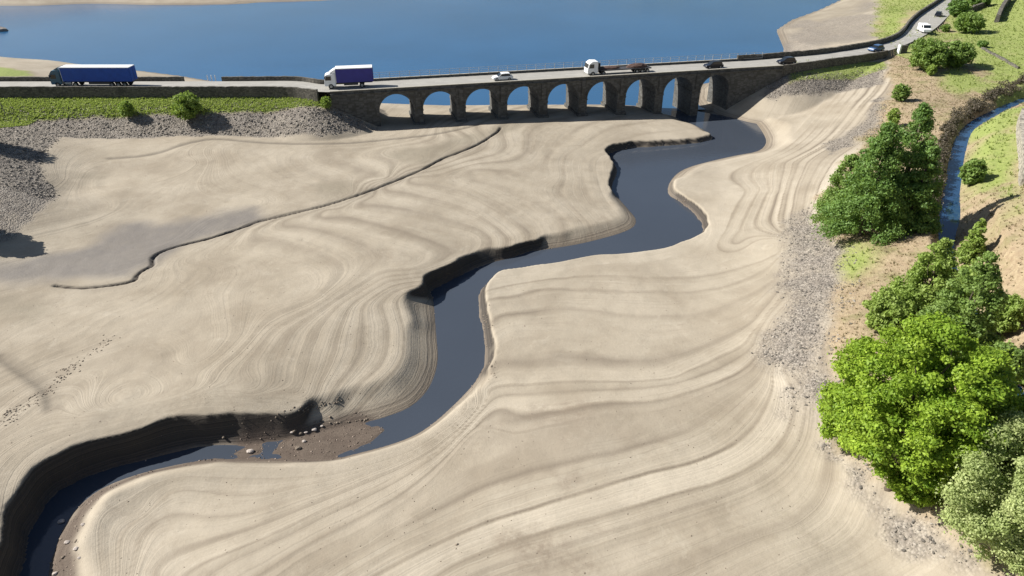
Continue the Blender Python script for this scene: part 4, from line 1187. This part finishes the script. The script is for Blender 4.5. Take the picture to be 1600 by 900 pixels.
# ------------------------------------------------------------------ trees and bushes
def leaves(blobs, n, size, rn, flat=1.0):
    n = int(n * 1.25); size = size * .86
    C = np.array([b[0] for b in blobs]); R = np.array([b[1] for b in blobs])
    w = R ** 2; w = w / w.sum()
    k = rn.choice(len(C), n, p=w)
    d = rn.normal(size=(n, 3)); d /= np.linalg.norm(d, axis=1)[:, None]
    rad = R[k] * (rn.uniform(.35, 1.0, n) ** .5) * rn.uniform(.85, 1.12, n)
    rad *= np.where(rn.random(n) < .28, rn.uniform(1.0, 1.75, n), 1.0)
    pos = C[k] + d * rad[:, None] * np.array([1, 1, .85 * flat])
    nrm = d * .8 + rn.normal(size=(n, 3)) * .6 + np.array([0, 0, .25]); nrm /= np.linalg.norm(nrm, axis=1)[:, None]
    a = np.cross(nrm, rn.normal(size=(n, 3))); a /= np.linalg.norm(a, axis=1)[:, None] + 1e-9
    b = np.cross(nrm, a)
    s = size * rn.uniform(.55, 1.35, n)
    a *= s[:, None]; b *= (s * .62)[:, None]
    V = np.stack([pos - a, pos + b, pos + a, pos - b], 1).reshape(-1, 3)
    F = np.arange(4 * n).reshape(-1, 4)
    bt = rn.random(len(C))
    tint = np.clip(bt[k] * .55 + rn.random(n) * .45, 0, 1)
    return V, F, np.repeat(tint, 4)

def trunk_mesh(h, r, limbs, rn):
    mb = MB(); bm = mb.bm
    def tube(p0, p1, r0, r1, seg=7, wob=.08, n=4):
        p0 = Vector(p0); p1 = Vector(p1); rings = []
        ax = (p1 - p0).normalized(); s = ax.orthogonal().normalized(); t = ax.cross(s)
        for i in range(n + 1):
            f = i / n; c = p0.lerp(p1, f) + (s * rn.normal() + t * rn.normal()) * wob * (p1 - p0).length * .3 * (0 < i < n)
            rr = r0 + (r1 - r0) * f
            rings.append([bm.verts.new(c + (s * math.cos(2 * PI * k / seg) + t * math.sin(2 * PI * k / seg)) * rr) for k in range(seg)])
        for i in range(n):
            for k in range(seg):
                bm.faces.new((rings[i][k], rings[i][(k + 1) % seg], rings[i + 1][(k + 1) % seg], rings[i + 1][k]))
    tube((0, 0, -.4), (0, 0, h), r, r * .35)
    for q in limbs:
        z0 = min(max(q[2] * .5, h * .15), h * .9)
        tube((0, 0, z0), q, r * .42, r * .08, 5)
    return mb.mesh('trunk', True)

LEAF = {
 'lime': leaf_mat('lime_green_leaves', (.13, .25, .02), (.46, .62, .07), .44),
 'dark': leaf_mat('dark_green_leaves', (.085, .175, .042), (.24, .38, .10), .40),
 'mid': leaf_mat('mid_green_leaves', (.13, .22, .045), (.30, .42, .12), .40),
 'olive': leaf_mat('olive_leaves', (.18, .28, .045), (.38, .49, .13), .40),
 'willow': leaf_mat('grey_green_willow_leaves', (.31, .40, .13), (.58, .64, .30), .42),
 'heather': leaf_mat('brown_heather', (.05, .042, .03), (.13, .105, .075), .1)}
def tree(px, py, top, width, kind, leaf, label, name='tree', cat='tree', n=9000, size=.3, group=None, seed=0, world=None, squash=1.0):
    g = Vector(world) if world else at(px, py)
    Zb = project(*g)[2]
    Wm = width / F_PX * Zb
    if world: H = top
    else:
        lo, hi = .3, 40
        for _ in range(30):
            m = (lo + hi) / 2
            if project(g.x, g.y, g.z + m)[1] > top: lo = m
            else: hi = m
        H = lo
    rn = np.random.default_rng(500 + seed)
    root = thing(name, label, cat, tuple(g), 0, group)
    R = Wm / 2
    blobs = []
    nb = {'cone': 150, 'round': 260, 'bush': 230}[kind]
    for i in range(nb * 3):
        if len(blobs) >= nb: break
        if kind == 'cone':
            f = rn.random() ** 1.25
            z = H * (.08 + .9 * f); rr = R * (1 - f) ** (.85 if leaf == 'dark' else .6) * .92 + R * .06
            a = rn.uniform(0, 2 * PI); q = rr * (rn.random() ** .35)
            br_ = R * (.10 + .13 * (1 - f)) * rn.uniform(.7, 1.3)
        elif kind == 'round':
            v = rn.normal(size=3); v /= np.linalg.norm(v); q_ = rn.random() ** .28
            if v[2] < -.55 and rn.random() < .7: continue
            z = H * .54 + v[2] * q_ * H * .42; a = math.atan2(v[1], v[0]); q = R * .86 * q_ * math.hypot(v[0], v[1])
            br_ = R * rn.uniform(.055, .16)
        else:
            v = rn.normal(size=3); v /= np.linalg.norm(v); q_ = rn.random() ** .35
            z = H * .46 + v[2] * q_ * H * .42; a = math.atan2(v[1], v[0]); q = R * .80 * q_ * math.hypot(v[0], v[1])
            br_ = min(R, H * .6) * rn.uniform(.09, .20)
        z = min(max(z, br_ * .7), H - br_ * .55)
        blobs.append(((q * math.cos(a) * (1 + .12 * math.sin(3 * a + seed)), q * math.sin(a) * squash, z), br_))
    V, F, T = leaves(blobs, n, size, rn, {'cone': .9, 'round': .62, 'bush': .85}[kind])
    link('crown', soup('crown', V, F, T), LEAF[leaf], root)
    lm = [blobs[i][0] for i in rn.choice(len(blobs), min(11, len(blobs)), replace=False)]
    hh = H * {'cone': .93, 'round': .72, 'bush': .55}[kind]
    link('trunk', trunk_mesh(hh, max(.07, H * .022), lm, rn), M['bark'], root)
    return root

tree(1390, 352, 160, 116, 'cone', 'dark', 'tallest dark green tree with pointed top at the rear of the shore cluster', n=30000, size=.17, seed=1)
tree(1344, 368, 192, 128, 'cone', 'dark', 'broad dark green tree in the middle of the cluster by the silt shore', n=30000, size=.17, seed=2)
tree(1304, 356, 240, 76, 'cone', 'mid', 'smaller lighter green tree at the left front of the dark cluster on the shore', n=16000, size=.16, seed=3)
tree(1416, 358, 214, 84, 'cone', 'dark', 'dark green tree leaning out of the right side of the shore cluster toward the canal', n=15000, size=.17, seed=4)
tree(1432, 500, 372, 100, 'cone', 'olive', 'feathery light green tree just above the lime green one', n=24000, size=.15, seed=5)
tree(1382, 520, 445, 80, 'bush', 'olive', 'low olive bush left of the mid green trees, behind the lime green tree', 'bush', 'bush', 14000, .15, seed=6)
tree(1488, 550, 395, 110, 'cone', 'mid', 'deep green tree right of the rounded one and beside the hidden canal', n=26000, size=.15, seed=7)
tree(1388, 762, 500, 268, 'round', 'lime', 'large bright lime green tree, widest crown on the right bank', n=120000, size=.135, seed=8)
tree(1322, 690, 600, 120, 'bush', 'lime', 'bright lime green leafy lobe hanging over the stones at the left of the large tree', 'bush', 'bush', 22000, .13, seed=9)
tree(1425, 782, 730, 80, 'bush', 'lime', 'small lime green bush at the foot of the large lime tree', 'bush', 'bush', 11000, .13, seed=10)
tree(1554, 868, 640, 225, 'bush', 'willow', 'big pale grey green willow bush in the lower right corner', 'bush', 'bush', 110000, .10, seed=11)
tree(1612, 725, 600, 120, 'round', 'olive', 'green tree cut by the right edge above the pale willow bush', n=20000, size=.14, seed=12)
tree(1514, 290, 244, 44, 'bush', 'mid', 'small green bush on the right bank of the canal, opposite the dark cluster', 'bush', 'bush', 4500, .2, seed=13)
tree(1512, 408, 342, 36, 'cone', 'olive', 'slim yellow green tree standing beside the lower end of the canal', n=4500, size=.2, seed=14)
tree(1508, 462, 410, 60, 'bush', 'olive', 'olive bush where the canal disappears between the trees', 'bush', 'bush', 5000, .2, seed=15)
tree(1560, 520, 455, 62, 'bush', 'olive', 'olive bush on the brown slope right of the deep green tree', 'bush', 'bush', 9000, .15, seed=16)
tree(1548, 612, 528, 70, 'bush', 'mid', 'deep green bush right of the lime green tree, hiding the lower canal', 'bush', 'bush', 12000, .15, seed=30)
tree(1600, 600, 545, 56, 'bush', 'olive', 'olive bush cut by the right edge above the hidden canal', 'bush', 'bush', 8000, .15, seed=31)
tree(1405, 158, 128, 30, 'bush', 'mid', 'small round green bush alone on the slope above the dark cluster', 'bush', 'bush', 2600, .22, seed=17)
tree(1392, 200, 165, 24, 'bush', 'olive', 'thin pale bush just above the pointed top of the dark cluster', 'bush', 'bush', 1500, .2, seed=18)
tree(1443, 110, 54, 64, 'bush', 'mid', 'left half of the big double bush beside the road', 'bush', 'bush', 9000, .28, seed=19)
tree(1488, 104, 60, 64, 'bush', 'mid', 'right half of the big double bush beside the road', 'bush', 'bush', 9000, .28, seed=20)
tree(1453, 118, 98, 18, 'bush', 'olive', 'tiny light bush at the foot of the big double bush', 'bush', 'bush', 1000, .2, seed=21)
tree(1510, 52, 14, 50, 'bush', 'mid', 'round light green bush with dark base near the top right corner', 'bush', 'bush', 5000, .32, seed=22)
tree(1493, 26, -6, 38, 'bush', 'dark', 'dark bush beside the road at the top edge, left of the round light bush', 'bush', 'bush', 3500, .32, seed=23)
tree(1528, 12, -14, 40, 'bush', 'dark', 'dark bush at the top edge, in front of the short field wall', 'bush', 'bush', 3500, .32, seed=24)
tree(1476, 50, 36, 18, 'bush', 'mid', 'very small green bush beside the road bend, left of the round light bush', 'bush', 'bush', 900, .28, seed=25)
tree(1534, 74, 62, 20, 'bush', 'dark', 'small dark bush at the upper end of the low broken wall', 'bush', 'bush', 900, .25, seed=26)
tree(296, 187, 141, 50, 'bush', 'olive', 'round light green bush on the stony bank below the causeway wall, the largest at left', 'bush', 'bush', 9000, .2, seed=27)
tree(201, 184, 154, 26, 'bush', 'olive', 'small yellow green bush on the stony bank left of the round one', 'bush', 'bush', 2600, .18, seed=28)
tree(511, 170, 148, 20, 'bush', 'olive', 'small green bush at the end of the causeway wall beside the bridge', 'bush', 'bush', 1800, .18, seed=29)
for k, (px, py, tp, w) in enumerate([(-50, 232, 130, 84), (-62, 352, 240, 76)]):
    x, y = on_level(px, py, 3.5)
    tree(0, 0, 10.0 - 3 * k, w, 'bush', 'dark', ['dark leafy tree just outside the left edge shading the rocky knoll', 'lower dark bush outside the left edge beside the rocky knoll'][k], n=6000, size=.3, seed=40 + k, world=(x, y, ground(x, y)))

# heather and rushes on the banks of the canal
rn = np.random.default_rng(77)
hb = []
for (a, b) in zip([(1600, 128), (1575, 140), (1550, 152), (1525, 166), (1500, 180), (1482, 200), (1474, 225), (1468, 255), (1463, 285)], [(1575, 140), (1550, 152), (1525, 166), (1500, 180), (1482, 200), (1474, 225), (1468, 255), (1463, 285), (1458, 320)]):
    for k in range(20):
        t_ = rn.random()
        g = at(a[0] + (b[0] - a[0]) * t_ + rn.normal(0, 3.5), a[1] + (b[1] - a[1]) * t_ + rn.normal(0, 4.5))
        r_ = rn.uniform(.45, .95)
        hb.append(((g.x, g.y, g.z + r_ * .45), r_))
V, F, T = leaves(hb, 16000, .17, rn)
stuff('heather', soup('heather', V, F, T), LEAF['heather'], 'dark brown heather bank along the left side of the curved canal', 'heather')

# rough grass tufts over every grown-over place
def tufts(mask, n, seed, xr, yr, h0, h1):
    p_, s_ = scatter(mask, n, seed, xr, yr, h0, h1, 1.5)
    rn = np.random.default_rng(seed)
    n = len(p_)
    Vs, Ts = [], []
    for k in range(4):
        a = rn.uniform(0, 2 * PI, n); w = s_ * .30
        dx, dy = np.cos(a), np.sin(a)
        base = p_ + np.stack([dx * s_ * .25, dy * s_ * .25, -.03 + 0 * s_], 1)
        tip = base + np.stack([dx * s_ * .45 + rn.normal(0, .05, n), dy * s_ * .45 + rn.normal(0, .05, n), s_], 1)
        Vs.append(np.stack([base + np.stack([-dy * w, dx * w, 0 * w], 1), base - np.stack([-dy * w, dx * w, 0 * w], 1), tip], 1))
        Ts.append(rn.random(n))
    V = np.concatenate(Vs).reshape(-1, 3); T = np.repeat(np.concatenate(Ts), 3)
    return V, np.arange(len(V)).reshape(-1, 3), T
LEAF['green_grass'] = leaf_mat('green_grass_blades', (.24, .31, .08), (.48, .53, .20), .42)
LEAF['dry_grass'] = leaf_mat('dry_grass_blades', (.16, .12, .065), (.36, .29, .17), .12)
m_ok = (zflat > 1.5)
V, F, T = tufts(np.clip(green * veg * m_ok, 0, 1), 26000, 21, (-130, -36), (110, 140), .14, .42)
V2, F2, T2 = tufts(np.clip(green * veg * m_ok, 0, 1), 26000, 22, (30, 190), (30, 300), .12, .45)
stuff('green_grass', soup('green_grass', np.vstack([V, V2]), np.vstack([F, F2 + len(V)]), np.concatenate([T, T2])), LEAF['green_grass'], 'rough green grass on the causeway strip and the right hand slopes', 'grass')
V, F, T = tufts(np.clip((1 - green) * veg * m_ok, 0, 1), 46000, 23, (25, 150), (25, 220), .07, .26)
stuff('dry_grass', soup('dry_grass', V, F, T), LEAF['dry_grass'], 'pale brown dry grass and bracken around the trees on the right bank', 'grass')
print('scene built', len(bpy.data.objects))
